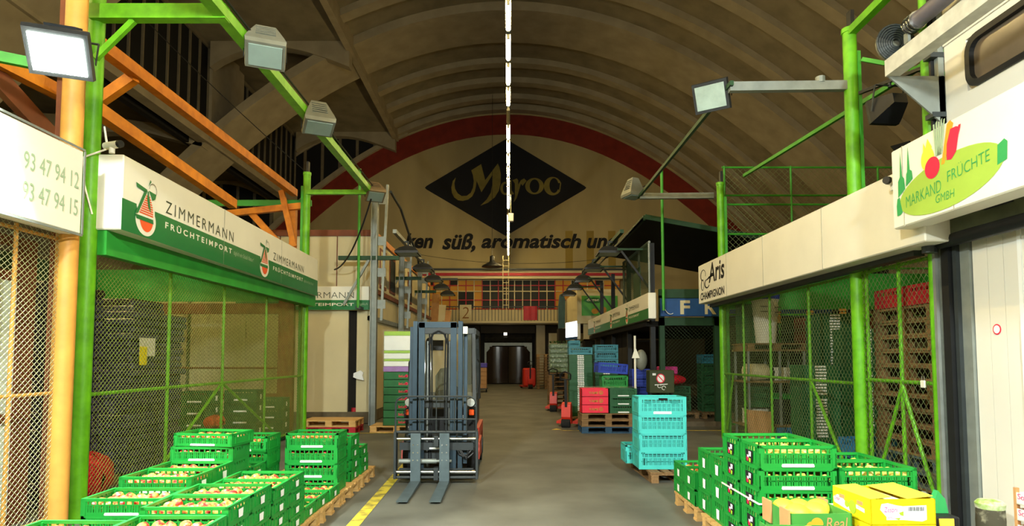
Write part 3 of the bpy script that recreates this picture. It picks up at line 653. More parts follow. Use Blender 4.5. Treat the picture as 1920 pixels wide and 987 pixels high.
# timber roof frame over the pear sign stall
TB = 'orange timbers of the stall roof'
for lab, a, b, w, h in (('long orange roof timber, upper of the two over the pear sign', (-5, 6.9, 5.50), (-5, 14.4, 5.52), .14, .16), ('long orange roof timber, lower of the two behind the pear sign', (-5, 6.9, 4.72), (-5, 11.2, 4.46), .14, .16),
        ('short orange strut meeting the upper roof timber', (-5.0, 8.15, 5.44), (-5.75, 8.4, 5.12), .1, .16), ('level orange tie timber behind the far lime post', (-6.5, 14.2, 4.98), (-4.6, 14.2, 5.18), .12, .14),
        ('slanting orange brace under the level tie timber', (-5.95, 14.25, 5.02), (-5.0, 14.25, 4.0), .10, .14), ('upright orange timber beside the far lime post', (-4.98, 14.3, 3.6), (-4.98, 14.3, 5.15), .14, .14), ('leaning orange brace beside the far lime post', (-5.2, 14.1, 5.5), (-4.88, 14.1, 4.2), .08, .12),
        ('orange roof timber above the numbers sign', (-5.25, 4.2, 4.62), (-5.25, 7.3, 4.78), .13, .15), ('brown roof brace above the numbers sign', (-5.3, 5.9, 4.75), (-5.3, 7.4, 4.1), .08, .22), ('low orange timber peeping over the numbers sign', (-4.9, 4.0, 4.0), (-4.9, 6.6, 3.9), .1, .1)):
    beam('roof_timber', lab, 'timber', a, b, w, h, WOODB if lab.startswith('brown') else WOODO, TB)
beam('green_strip', 'thin green steel strip above the orange timbers by the far lime post', 'beam', (-7.5, 14.4, 5.28), (-4.6, 14.4, 5.28), .06, .14, GREENF)
beam('green_strip', 'green steel strip beside the glaring floodlight', 'beam', (-5.6, 5.5, 4.6), (-4.4, 6.1, 4.55), .06, .1, GREEND)
m = MB(); m.box(-5.6, -5.5, 3.0, 6.6, 3.75, 4.5); solo('fascia_panel', m, GREEND, 'dark green panel behind the timbers above the numbers sign', 'panel')
t = empty('hanging_hood', 'yellow and red streaked round hood above the glaring floodlight', 'lamp', (-4.9, 5.2, 5.15)); m = MB(); m.lathe([(.02,.3),(.2,.28),(.38,.1),(.42,-.02),(.38,-.02),(.2,.2)], (0,0,0), 20); part('hood', m, mat('streaked_yellow', 'c9a83a', .4, 0, .4, 6, hex2='b5652a'), t, True); m = MB(); m.cyl((0,0,.28), (0,0,1.5), .012); part('stem', m, BLK, t)
# cables
def cable(label, pts, r=.012, m=BLK):
    q = MB(); P = []
    for a, b in zip(pts, pts[1:]):
        for k in range(6): P.append(tuple(a[i] + (b[i]-a[i])*k/6 for i in range(3)))
    P.append(pts[-1]); o = P[0]; q.tube([tuple(p[i]-o[i] for i in range(3)) for p in P], r, 5)
    return solo('cable', q, m, label, 'cable', o, 0, True)
def sag(a, b, d, n=10): return [tuple(a[i] + (b[i]-a[i])*k/n - (d*4*(k/n)*(1-k/n) if i == 2 else 0) for i in range(3)) for k in range(n+1)]
cable('thin cable sagging from the clerestory to the far lime post', sag((-13.6, 16, 15), (-4.5, 13.8, 5.8), .3), .01)
cable('dark cable sagging from the gantry end to the cold store sign', sag((-3.05, 13.7, 5.2), (-4.4, 15.7, 3.9), .35), .02)
cable('long thin wire crossing the painted wall low down', sag((-6.5, 36, 7.9), (5.5, 36, 7.4), .5), .012)
cable('thin wire loop at the blank sign end', sag((3.75, 15.1, 2.95), (4.0, 15.1, 2.75), .1), .008, SIGNW)
cable('white camera lead at the pear sign end cap', [(-4.3, 6.55, 3.9), (-4.5, 6.5, 3.8), (-4.48, 6.5, 3.5), (-4.42, 6.55, 3.2)], .01, SIGNW)
def wifi_cam(label, loc, rz):
    t = empty('camera', label, 'camera', loc, rz); m = MB(); m.cyl((0,0,0), (0,0,.06), .03, None, 10); part('stand', m, SIGNW, t, True)
    m = MB(); m.cyl((0,.1,.09), (0,-.10,.09), .04, None, 12); part('body', m, SIGNW, t, True); m = MB(); m.cyl((0,-.1,.09), (0,-.135,.09), .043, .038, 12); part('lens_cap', m, BLK, t, True); m = MB(); m.cyl((0,.08,.11), (-.02,.1,.30), .012, .01, 6); part('aerial', m, SIGNW, t)
    return t
wifi_cam('white camera with aerial standing on the pear sign end', (-4.28, 6.62, 3.88), R(70))
wifi_cam('white camera with aerial at the vegetable sign edge', (4.02, 6.42, 3.42), R(-60))

# ================================================================= COLD STORE BLOCK BEHIND THE PEAR SIGN STALL (two storeys)
t = empty('cold_store', 'cream cold store building with a brown trimmed office storey', 'building', (-3.5, 15.9, 0))
m = MB(); m.box(-5, 0, 0, 12, .02, .30); part('plinth', m, PLINTH, t)
for x0, x1 in ((-4.6,-3.2),(-3.18,-1.78),(-1.76,-.58),(-.36,0)):
    m = MB(); m.box(x0, x1, 0, .1, .30, 3.5); part('front_panel', m, CREAM, t)
m = MB(); m.box(-.58, -.36, .08, .12, .3, 2.88); part('door_slot', m, DARK, t)
for k in range(6):
    m = MB(); m.box(-.06, 0, .1+k*1.98, 2.06+k*1.98, .30, 2.62); part('side_panel', m, CREAM, t)
m = MB(); m.box(-.1, .04, 0, 12, 2.62, 2.74); part('gutter', m, GALV, t)
for k in range(6):
    m = MB(); m.box(-.05, 0, .1+k*1.98, 2.06+k*1.98, 2.74, 3.35); part('side_panel', m, CREAM, t)
m = MB(); m.box(-.12, .06, .2, 12, 3.35, 3.47); part('sill', m, WOODB, t)
m = MB(); m.box(-4.8, -.05, .35, .45, 3.5, 4.86); part('office_wall', m, CREAM, t)
m = MB(); m.box(-.15, -.05, .45, 12, 3.47, 4.86); part('office_wall', m, CREAM, t)
m = MB(); m.box(-4.85, 0, .3, .5, 4.86, 5.02); part('roof_trim', m, WOODB, t); m = MB(); m.box(-.2, 0, .5, 12, 4.86, 5.02); part('roof_trim', m, WOODO, t)
m = MB(); m.box(-4.85, -.2, .5, 12, 4.9, 5.0); part('roof', m, PLINTH, t)
for y in (1.2, 2.6, 4.2, 6.0):
    m = MB(); m.box(-.06, -.03, y, y+.9, 3.6, 4.7); o = part('window_frame', m, WOODB, t)
    m = MB(); m.box(-.04, -.02, y+.08, y+.82, 3.68, 4.62); q = part('pane', m, dk if y != 1.2 else CREAM, o)
for x in (-1.0, -2.5):
    m = MB(); m.box(x, x+.02, .33, .36, 3.5, 4.86); part('cover_strip', m, WOODB, t)
m = MB(); m.box(-10, -4.9, .4, .6, 0, 3.6); part('rear_wall', m, CREAM, t)
# steel lattice columns
def lattice_col(label, x, y, z1):
    t = empty('steel_column', label, 'column', (x, y, 0))
    m = MB(); m.box(-.08, .08, -.015, .015, 0, z1); m.box(-.08, -.055, -.09, .09, 0, z1); m.box(.055, .08, -.09, .09, 0, z1); part('main_section', m, GALV, t)
    m = MB(); m.bar((.18,.05,2.6), (.30,.05,z1+.35), .06, .06); part('slant_leg', m, GALV, t)
    for z in (2.9, 3.7, 4.5, z1-.15):
        m = MB(); m.box(0, .28, .03, .06, z, z+.22); part('gusset_plate', m, GALV, t)
    m = MB(); m.bar((-.1,0,4.2), (-.75,0,3.0), .06, .06); part('stay', m, GALV, t)
    m = MB(); m.box(-.9, .62, -.05, .05, 4.12, 4.22); part('cross_arm', m, DGREEN, t)
    return t
lattice_col('grey steel lattice column at the cold store corner', -3.36, 15.55, 5.7)
lattice_col('grey steel lattice column farther along the cold store', -3.36, 19.6, 5.0)
lattice_col('grey steel lattice column farthest along the cold store', -3.36, 23.6, 5.0)
t = empty('cable_chute', 'dark curved conduit swooping down from the lattice column top', 'conduit', (-3.0, 15.7, 5.9)); m = MB(); m.tube([(0,0,0),(.05,1.2,-.15),(.1,2.6,-.7),(.15,3.8,-1.0),(.15,4.0,-1.3)], .035, 8); part('pipe', m, DKGREY, t, True)
t = empty('green_pipe', 'thin green standpipe in front of the lattice column', 'pipe', (-3.72, 15.4, 0)); m = MB(); m.cyl((0,0,2.9), (0,0,6.4), .035, None, 8); part('pipe', m, GREEND, t, True); m = MB(); m.box(-.06, .06, -.02, .5, 2.88, 2.94); part('foot_bracket', m, DKGREY, t)
t = empty('terrace', 'upper terrace with railings and leaning boards beyond the cold store', 'terrace', (-3.6, 28.2, 0)); m = MB(); m.box(-3, .9, 0, 6, 0, 3.3); part('base', m, CREAM, t)
for x, zz, mm in ((.2, 1.3, KRAFT), (.5, .8, CREAM), (.75, .55, KRAFT)):
    m = MB(); m.bar((x, .4, 3.3), (x+.05, .6, 3.3+zz), .35, .04, (0,1,0)); part('board', m, mm, t)
for x in (-.9, 0):
    m = MB(); m.box(x-.04, x+.04, 0, .08, 3.3, 5.3); part('post', m, DKGREY, t)
m = MB(); m.box(-.9, 1.3, 0, .07, 5.2, 5.28); part('top_rail', m, DKGREY, t)

# ================================================================= PALLETS
PM = {}
def pallet_meshes(key, mt):
    if key in PM: return PM[key]
    def me(n, *b): m = MB(); m.box(*b); return m.mesh(n, mt)
    PM[key] = (me('board', -.6, .6, -.05, .05, .122, .144), me('board', -.6, .6, -.07, .07, .122, .144), me('stringer_board', -.07, .07, -.4, .4, .10, .122), me('block', -.0725, .0725, -.05, .05, .022, .10), me('base_board', -.6, .6, -.05, .05, 0, .022), me('base_board', -.6, .6, -.07, .07, 0, .022))
    return PM[key]
def pallet(label, x, y, z=0, rz=0, key='p', mt=PALLET, group=None, zs=1.0, full=True):
    # 1.2 long in local x, .8 in local y, origin at the middle of the base
    B, BW, SB, BL, BB, BBW = pallet_meshes(key, mt)
    t = empty('pallet', label, 'pallet', (x, y, z), rz, group); t.scale = (1, 1, zs)
    def p(n, me, lx, ly): o = link(n, me, t); o.location = (lx, ly, 0); return o
    for ly, w in ((-.33, 1), (-.165, 0), (0, 1), (.165, 0), (.33, 1)): p('board', BW if w else B, 0, ly)
    for lx in (-.52, 0, .52): p('stringer_board', SB, lx, 0)
    for lx in (-.52, 0, .52):
        for ly in (-.34, 0, .34): p('block', BL, lx, ly)
    for ly, w in ((-.34, 0), (0, 1), (.34, 0)): p('base_board', BBW if w else BB, 0, ly)
    return t
def flat_pallet(label, x, y, z, rz, mt, group, sz=(1.2, .8)):   # far ones, too small to show their boards singly
    m = MB(); a, b = sz[0]/2, sz[1]/2
    for k in (-.8, -.4, 0, .4, .8): m.box(-a, a, k*b-.07, k*b+.07, .12, .144)
    for i in (-1, 0, 1):
        m.box(i*(a-.07)-.07, i*(a-.07)+.07, -b, b, .10, .12)
        for j in (-1, 0, 1): m.box(i*(a-.07)-.07, i*(a-.07)+.07, j*(b-.05)-.05, j*(b-.05)+.05, 0, .10)
    return solo('pallet', m, mt, label, 'pallet', (x, y, z), rz, group=group)
FRESH = mat('fresh_pallet_wood', 'd2a766', .75, 0, .25, 6, .1, stretch=(1, 6, 6))
PG = 'pallets under the apple crates'
for i, y in enumerate((4.25, 5.1, 5.95, 6.8, 7.65, 8.55)):
    pallet('pale wooden pallet under the apple crates, %s along the aisle from the camera' % NTH[i], -2.48, y, 0, R((1, -1, 0, 1.5, -1, 1)[i]), 'f', FRESH, PG)
for i, (x, y) in enumerate(((2.50, 4.98), (2.50, 5.86), (2.52, 6.9))):
    pallet('pale wooden pallet under the yellow apple crates, %s from the camera' % NTH[i], x, y, 0, R((0, -1, 1)[i]), 'f', FRESH, 'pallets under the yellow apple crates')

# ================================================================= CRATES
CM = {}
def crate_mesh(w, d, h, mt, key=None, dense=True):
    k = (w, d, round(h, 3), mt.name)
    if k in CM: return CM[k]
    m = MB(); a, b, t = w/2, d/2, .012
    m.box(-a+.012, a-.012, -b+.012, b-.012, .004, .014)
    for sx in (-1, 1):
        for sy in (-1, 1): m.box(min(sx*a, sx*(a-.035)), max(sx*a, sx*(a-.035)), min(sy*b, sy*(b-.035)), max(sy*b, sy*(b-.035)), 0, h-.012)
    # rim
    m.box(-a, a, -b, -b+.022, h-.022, h); m.box(-a, a, b-.022, b, h-.022, h); m.box(-a, -a+.022, -b, b, h-.022, h); m.box(a-.022, a, -b, b, h-.022, h)
    lo = .22*h
    for sy in (-1, 1):
        y0, y1 = (-b+.004, -b+t) if sy < 0 else (b-t, b-.004)
        m.box(-a, a, y0, y1, 0, lo); m.box(-a, a, y0-.002*sy*-1, y1, .60*h, .66*h); m.box(-a, a, y0, y1, .40*h, .44*h); m.box(-a, a, y0, y1, .84*h, h-.01)
        n = 9
        for i in range(1, n): x = -a*.78 + 2*a*.78*i/n; m.box(x-.006, x+.006, y0, y1, .66*h, .85*h)
        if dense:
            for i in range(25):
                x = -a*.78 + 2*a*.78*i/24; wd = .0085 if i % 3 else .014
                m.box(x-wd, x+wd*.4, y0, y1, lo, .62*h)
        for sx in (-1, 1):
            m.box(sx*a*.88-.012, sx*a*.88+.012, y0, y1, lo, .9*h); m.box(sx*a*.78-.007, sx*a*.78+.007, y0, y1, lo, .9*h)
    for sx in (-1, 1):
        x0, x1 = (-a+.004, -a+t) if sx < 0 else (a-t, a-.004)
        m.box(x0, x1, -b, b, 0, .66*h); m.box(x0, x1, -b, b, .90*h, h-.01)
        for i in range(7): y = -b*.8 + 2*b*.8*i/6; m.box(x0, x1, y-.012, y+.012, .64*h, .92*h)
        for y in (-b*.62, b*.62): m.box(x0-.004, x1+.004, y-.008, y+.008, .02, h-.02)
        m.box(x0-.005, x1+.005, -b, b, .02, .05*h+.02)
    CM[k] = m.mesh('fruit_crate', mt); return CM[k]
LM = {}
def side_label(h, sx, style, w=.6):
    k = (round(h, 3), sx, style, w)
    if k in LM: return LM[k]
    m = MB(); X = sx*(w/2 + .004)
    q = lambda y0, z0, y1, z1, e=0: m.add([(X+sx*e, y0, z0), (X+sx*e, y1, z0), (X+sx*e, y1+.006, z1), (X+sx*e, y0-.006, z1)], [(0,1,2,3) if sx > 0 else (3,2,1,0)])
    if style == 'white':
        q(-.035, .16*h, .035, .60*h)
        LM[k] = m.mesh('label_card', CARD)
    else:
        q(-.07, .10*h, .07, .66*h); m.c = 1; q(-.045, .38*h, -.005, .60*h, .002); q(.0, .30*h, .03, .42*h, .002); m.c = 2; q(.01, .14*h, .04, .32*h, .003); m.c = 3; q(-.04, .12*h, -.01, .30*h, .003)
        LM[k] = m.mesh('label_card', [BLACKP, CARD, TOM, LIME])
    return LM[k]
def front_label(h, w=.6, d=.4):
    k = ('f', round(h, 3), d)
    if k in LM: return LM[k]
    m = MB(); m.prism([(-.12+.0, .06*h), (.12, .06*h), (.125, .10*h), (.12, .20*h), (-.12, .20*h), (-.125, .10*h)], -d/2-.004, -d/2+.005, 'y'); LM[k] = m.mesh('label_strip', CARD); return LM[k]
APM = [MB().lathe([(.004,-.030),(.022,-.036),(.036,-.020),(.040,.004),(.034,.026),(.018,.035),(.006,.028)], n=10).mesh('apple', m_, True) for m_ in (APPLE, APPLEY)]
heapA, heapB, heapL = MB(), MB(), MB()
NAP = [0]
def fruit_in(x, y, z, rz, w, d, h, kind, desc, real):
    # one layer of fruit just under the rim
    nx, ny = 6, 4; c, s_ = math.cos(rz), math.sin(rz)
    for i in range(nx):
        for j in range(ny):
            lx = -w/2 + .07 + (w-.14)*i/(nx-1) + random.uniform(-.008, .008); ly = -d/2 + .06 + (d-.12)*j/(ny-1) + random.uniform(-.008, .008)
            px, py, pz = x + lx*c - ly*s_, y + lx*s_ + ly*c, z + max(h*.70 - .03, .045) + random.uniform(-.012, .014); sc = random.uniform(1.0, 1.18)
            if real:
                o = link('apple', APM[kind]); o.location = (px, py, pz); o.scale = (sc, sc, sc); o.rotation_euler = (random.uniform(-.8,.8), random.uniform(-.8,.8), random.uniform(0,6)); NAP[0] += 1
                tag(o, desc, 'apple', desc)
            else:
                (heapB if kind else heapA).ell((px, py, pz), (.041*sc, .041*sc, .037*sc), 7, 4)
def crate(label, x, y, z, rz, w, d, h, mt=CRATE, lab=None, flab=False, group=None, sx=1, nm='fruit_crate', cat='crate'):
    o = link(nm, crate_mesh(w, d, h, mt)); o.location = (x, y, z); o.rotation_euler = (0, 0, rz); tag(o, label, cat, group)
    if lab: link('label_card', side_label(h, sx, lab, w), o)
    if flab: link('label_strip', front_label(h, w, d), o)
    return o
def stack(desc, x, y, z0, n, h, kind=0, lab='white', flab=True, sx=1, real=False, group='green apple crates on pallets', rz=0, mt=CRATE, fruit=True, jit=.012, w=.595, d=.395, short=None):
    for k in range(n):
        a = rz + R(random.uniform(-.8, .8)); X, Yy, Z = x + random.uniform(-jit, jit)*.5, y + random.uniform(-jit, jit)*.5, z0 + k*h + .002*(k+1)
        top = k == n-1
        crate(('green fruit crate, %s of %s' if n > 1 else 'single green fruit crate, %s%s') % ((ORD[n-1-k], desc) if n > 1 else ('', desc)), X, Yy, Z, a, w, d, h+.006, mt, lab, flab, group, sx)
        if fruit: fruit_in(X, Yy, Z, a, w, d, h, kind, (('yellow apple in the top crate of ' if kind else 'red and yellow apple in the top crate of ') + (short or desc)), real and top)
PT = .146
AX, BX = -2.2, -2.82
# aisle row (X about -1.9) and mesh-side row of the apple pallets
ST = [  # desc, x, y, n, pitch, lab, real
 ('first aisle-side apple stack from the camera', AX, 4.08, 4, .114, 'white', True), ('second aisle-side apple stack from the camera', AX, 4.5, 4, .126, 'white', True), ('third aisle-side apple stack from the camera', AX, 4.9, 4, .126, 'white', True),
 ('fourth aisle-side apple stack from the camera', AX, 5.31, 4, .115, 'white', True), ('fifth aisle-side apple stack from the camera', AX, 5.71, 4, .115, 'white', True),
 ('one layer low before the tall crates', AX, 6.12, 1, .115, 'white', False), ('one layer low, middle of three', AX, 6.53, 1, .115, 'white', False), ('one layer low against the tall crates', AX, 6.93, 1, .115, 'white', False),
 ('the wide white-stripped stack by the aisle', AX-.03, 7.33, 4, .165, None, False), ('the stack behind the white-stripped stack', AX-.03, 7.98, 4, .135, 'white', False), ('the farthest three-high aisle stack', AX-.03, 8.48, 3, .113, 'white', False),
 ('the first mesh-side stack from the camera', BX, 4.04, 4, .109, None, True), ('the second mesh-side stack from the camera', BX, 4.82, 4, .122, None, True), ('the third mesh-side stack from the camera', BX-.05, 5.33, 4, .137, 'white', True), ('the fourth mesh-side stack from the camera', BX-.05, 5.74, 4, .137, 'white', True),
 ('the low stack behind the tall tilted one', BX-.1, 6.62, 3, .134, 'white', False), ('the yellow-fruited mesh-side stack', BX-.1, 7.05, 4, .165, None, False)]
for desc, x, y, n, p, lab, real in ST:
    stack(desc, x, y, PT, n, p, 0, lab if lab == 'white' and p < .13 or lab is None else 'white', p > .15 or 'mesh-side' in desc, 1, real)
stack('the tall mesh-side stack under the askew crate', BX-.1, 6.19, PT, 5, .133, 0, None, True)
crate('green apple crate lying askew on top of the tall mesh-side stack', BX-.07, 6.2, PT+5*.133+.02, R(-7), .595, .395, .122, CRATE, None, True, 'green apple crates on pallets')
fruit_in(BX-.07, 6.2, PT+5*.133+.02, R(-7), .595, .395, .117, 0, '', False)
# yellow apple side
for desc, x, y, n, p, lab, real, rz in [('the tall yellow apple stack, front', 2.22, 5.04, 5, .168, 'print', True, 0), ('the tall yellow apple stack, rear', 2.22, 5.45, 5, .168, 'print', True, 0), ('the lower yellow apple stack, front', 2.84, 5.04, 4, .168, None, True, 0), ('the lower yellow apple stack, rear', 2.84, 5.45, 4, .168, None, True, 0),
        ('the stepped three-high stack, near half', 2.24, 5.87, 3, .2, 'white', False, 0), ('the stepped three-high stack, far half', 2.24, 6.28, 3, .2, 'white', False, 0), ('the stepped two-high stack, near half', 2.22, 6.72, 2, .166, 'white', False, 0), ('the stepped two-high stack, far half', 2.22, 7.12, 2, .166, 'white', False, 0)]:
    stack(desc, x, y, PT, n, p, 1 if 'yellow' in desc else 0, lab, 'yellow' in desc, -1, real, 'green crates on the yellow apple pallets', rz)
strap = MB(); strap.box(1.908, 1.916, 4.84, 5.66, .555, .567); strap.box(1.91, 2.53, 4.828, 4.836, .555, .567); solo('strapping_band', strap, SIGNW, 'white strapping band around the tall yellow apple stacks', 'band')
for hb, m_, lb in ((heapA, APPLE, 'red and yellow apples lying in the lower and farther crates'), (heapB, APPLEY, 'yellow apples lying in the lower crates')):
    o = solo('apple_fill', hb, m_, lb, 'apples', smooth=True); o['kind'] = 'stuff'
# turquoise crates on their pallet
pallet('weathered pallet under the turquoise crates', 2.28, 9.05, 0, R(90+2), 'w', PALLETD, None)
for k in range(4):
    tq = crate('turquoise vented crate, %s of four by the aisle' % ORD[3-k], 2.12, 8.86, PT + k*.246 + .002, R((0,.6,-.5,.3)[k]), .66, .44, .25, CYAN, None, k == 3, 'turquoise crates', nm='turquoise_crate')
for k in range(4):
    hq = MB(); hq.box(-.05, .07, -.226, -.2, .205, .232); part('hand_hole', hq, BLK, tq)
    for sx in (-.20, .17):
        hq = MB(); hq.box(sx-.05, sx+.05, -.224, -.2, .16, .20); part('solid_panel', hq, CYAN, tq)
    q = MB(); q.box(1.82, 2.42, 8.66, 9.06, PT + k*.246 + .02, PT + k*.246 + .2); solo('slot_shade_fill', q, mat('slot_shade_teal', '2f8f8a', .5), 'dark fill added behind the slots, crate %s of four' % ORD[3-k], 'tray', group='added fills in the turquoise crates')  # dark fill block added so the slots show a shaded tone
crate('turquoise crate poking out behind the bottom of the turquoise stack', 2.0, 9.33, PT+.002, 0, .60, .40, .26, CYAN, None, False, 'turquoise crates', nm='turquoise_crate')

# ================================================================= FORKLIFT (local: forks point to -y, carriage face at y = 0)
FL = empty('forklift', 'grey and red forklift with lowered forks standing in the aisle', 'forklift', (-.955, 8.28, 0))
def fp(n, mb, mt, parent=None, smooth=False, label=None): return part(n, mb, mt, parent or FL, smooth, label)
for x in (-.265, .115):
    m = MB(); m.prism([(0,.68), (.045,.68), (.045,.02), (-1.02,.02), (-1.04,.026), (-1.02,.032), (-.30,.052), (0,.06)], x-.065, x+.065, 'x'); f_ = fp('fork', m, FORKG)
    for zz in (.53, .43, .33):
        for dx in (-.03, .03):
            q = MB(); q.cyl((x+dx, -.008, zz), (x+dx, 0, zz), .009, None, 6); part('bolt', q, CHROME, f_)
# carriage
for x in (-.555, .525):
    m = MB(); m.box(x, x+.03, .02, .16, .08, .70); fp('carriage_side', m, DKGREY)
for nm, z, r, mt in (('carriage_bar', .60, .022, CHROME), ('carriage_bar', .165, .026, CHROME), ('carriage_bar', .095, .02, DKGREY), ('carriage_bar', .69, .02, DKGREY)):
    m = MB(); m.cyl((-.55,.08,z), (.54,.08,z), r, None, 10); fp(nm, m, mt, None, True)
m = MB(); m.box(-.5, .49, .15, .19, .44, .54); fp('carriage_plate', m, DKGREY); m = MB(); m.box(-.5, .49, .15, .19, .10, .2); fp('carriage_plate', m, DKGREY)
m = MB(); m.cyl((-.5,.12,.30), (.0,.12,.30), .032, None, 10); m.cyl((0,.12,.30), (.2,.12,.30), .02, None, 8); fp('shift_cylinder', m, GALV, None, True)
m = MB(); m.box(-.03, .03, .05, .16, .50, .64); fp('lock_pin', m, DKGREY); m = MB(); m.box(-.03, .03, .05, .16, .06, .22); fp('lock_pin', m, DKGREY)
m = MB(); m.box(-.10, .08, .145, .15, .455, .475); fp('label_card', m, CARD)
for k in range(3):
    m = MB(); P = [(.22+.04*k, .17, .56-.05*k), (.30+.05*k, .16, .38-.03*k), (.42, .16, .34+.05*k), (.49, .18, .40+.07*k)]; m.tube(P, .014, 6); fp('hose', m, BLK, None, True)
# load guard
m = MB(); G = [(-.54,.06,.70), (-.54,.06,1.06), (-.52,.06,1.12), (-.46,.06,1.16), (.45,.06,1.16), (.51,.06,1.12), (.53,.06,1.06), (.53,.06,.70)]; m.tube(G, .013, 6); m.cyl((-.54,.06,.86), (.53,.06,.86), .011, None, 6); fp('load_guard', m, DKGREY, None, True)
for x in (-.36, -.22, .0, .13, .24, .40):
    m = MB(); m.cyl((x,.06,.70), (x,.06,1.16), .008, None, 6); fp('guard_bar', m, DKGREY, None, True)
# mast
for sx in (-1, 1):
    m = MB(); c = sx*.305 - .0; m.box(c-.028, c+.028, .17, .19, .08, 2.17); m.box(c-.012, c+.012, .19, .30, .08, 2.17); m.box(c-.028, c+.028, .30, .32, .08, 2.17); fp('outer_mast_rail', m, MASTB)
    c = sx*.215; m = MB(); m.box(c-.04, c+.04, .16, .18, .10, 2.15); m.box(c+sx*.02-.012, c+sx*.02+.012, .18, .29, .1, 2.15); fp('inner_mast_rail', m, MASTB)
    m = MB(); m.bar((sx*.37, .25, .25), (sx*.37, .33, 2.1), .05, .03); fp('mast_flange', m, MASTB)
    m = MB(); m.cyl((sx*.15,.30,.2), (sx*.15,.30,1.9), .03, None, 10); fp('lift_cylinder', m, STEEL, None, True)
m = MB(); m.box(-.26, .26, .16, .24, 2.08, 2.16); fp('mast_crosshead', m, MASTB); m = MB(); m.box(-.33, .33, .25, .32, 1.0, 1.1); fp('mast_crosshead', m, DKGREY); m = MB(); m.box(-.33, .33, .25, .32, .25, .4); fp('mast_crosshead', m, DKGREY)
for x in (-.12, -.09, .10, .13):
    m = MB(); m.tube([(x,.25,.3), (x*.9,.24,1.2), (x,.25,2.0)], .011, 6); fp('hose', m, BLK, None, True)
m = MB(); m.tube([(-.13,.27,1.85), (-.08,.28,2.0), (0,.28,2.04), (.08,.28,2.0), (.13,.27,1.85)], .016, 6); fp('hose', m, BLK, None, True)
m = MB(); m.box(.34, .40, .20, .30, 2.0, 2.10); fp('mast_cap', m, SIGNW)
# chassis, cab, counterweight
m = MB(); m.cbox(-.50, .50, .55, 1.2, .22, .62, .02); fp('chassis', m, DKGREY)
m = MB(); m.cbox(-.50, .50, .60, .78, .62, .98, .03); fp('cowl', m, BLK); part('lettering', text_mesh('16', .1, .07, .1, .01, .24, .80, .59), CARD, FL)
m = MB(); m.prism([(1.2,.62),(2.42,.62),(2.40,1.0),(2.2,1.1),(1.2,.78)], -.46, .46, 'x'); fp('engine_cover', m, DKGREY)
m = MB(); m.prism([(1.2,.2),(2.35,.2),(2.5,.4),(2.5,.62),(1.2,.62)], -.52, .52, 'x'); fp('counterweight', m, mat('forklift_red', 'b8331f', .4, 0, .15, 5))
m = MB(); m.prism([(.58,.25),(1.3,.25),(1.3,.5),(.62,.48)], .50, .55, 'x'); m.prism([(.58,.25),(1.3,.25),(1.3,.5),(.62,.48)], -.55, -.50, 'x'); fp('side_skirt', m, MATS['forklift_red'])
for sx in (-1, 1):
    for y, r in ((.82, .30), (2.1, .24)):
        m = MB(); m.cyl((sx*.36, y, r), (sx*.52, y, r), r, None, 20); o = fp('wheel', m, TYRE, None, True)
        q = MB(); q.cyl((sx*.52, y, r), (sx*.535, y, r), r*.55, None, 14); part('hub', q, MASTB, o, True)
    # cab pillars
    m = MB(); m.bar((sx*.47, .72, .9), (sx*.44, .95, 2.05), .05, .06); fp('cab_pillar', m, DKGREY); m = MB(); m.bar((sx*.46, 2.2, 1.0), (sx*.44, 2.0, 2.05), .06, .06); fp('cab_pillar', m, DKGREY)
    m = MB(); m.box(sx*.45-.03, sx*.45+.03, .92, 2.05, 2.02, 2.10); fp('roof_side_rail', m, DKGREY)
    m = MB(); m.tube([(sx*.50, 1.05, 1.05), (sx*.53, 1.1, 1.3), (sx*.53, 1.1, 1.6), (sx*.49, 1.08, 1.65)], .014, 6); fp('grab_handle', m, BLK, None, True)
    m = MB(); m.add([(sx*.455,.78,1.0),(sx*.455,2.1,1.05),(sx*.44,1.98,2.0),(sx*.44,.97,2.0)], [(0,1,2,3)]); fp('side_window', m, GLASS)
m = MB(); m.box(-.46, .46, .90, .98, 2.03, 2.11); fp('roof_front_rail', m, DKGREY)
for k in range(5):
    m = MB(); m.box(-.42, .42, 1.1+.2*k, 1.14+.2*k, 2.06, 2.09); fp('roof_bar', m, DKGREY)
m = MB(); m.add([(-.43,.74,.98),(.43,.74,.98),(.41,.94,2.03),(-.41,.94,2.03)], [(0,1,2,3)]); fp('windscreen', m, GLASS)
m = MB(); m.box(-.25, .22, 1.45, 1.9, .78, .92); fp('seat_base', m, BLK); m = MB(); m.prism([(-.22,.92),(.20,.92),(.20,1.30),(.14,1.46),(.02,1.52),(-.14,1.50),(-.22,1.38)], 1.82, 1.94, 'y'); fp('seat_back', m, mat('seat_vinyl', '5f6458', .5))
m = MB(); P = [(.04 + .17*math.cos(2*PI*k/18), 1.08 + .08*math.sin(2*PI*k/18), 1.14 + .15*math.sin(2*PI*k/18)) for k in range(19)]; m.tube(P, .017, 6); m.tube([(-.12,1.08,1.14), (.2,1.08,1.14)], .014, 6); w_ = fp('steering_wheel', m, BLK, None, True); q = MB(); q.cyl((.04,.85,.75), (.04,1.08,1.14), .035, None, 8); part('column', q, BLK, w_)
m = MB(); m.box(-.18, .0, .86, .92, 1.78, 1.93); fp('mirror', m, BLK); m = MB(); m.cyl((-.2,.86,1.92), (-.2,.92,1.92), .05, None, 12); fp('mirror', m, BLK, None, True)
m = MB(); m.cbox(-.1, .06, 1.0, 1.06, .96, 1.2, .01); fp('dashboard', m, DKGREY)
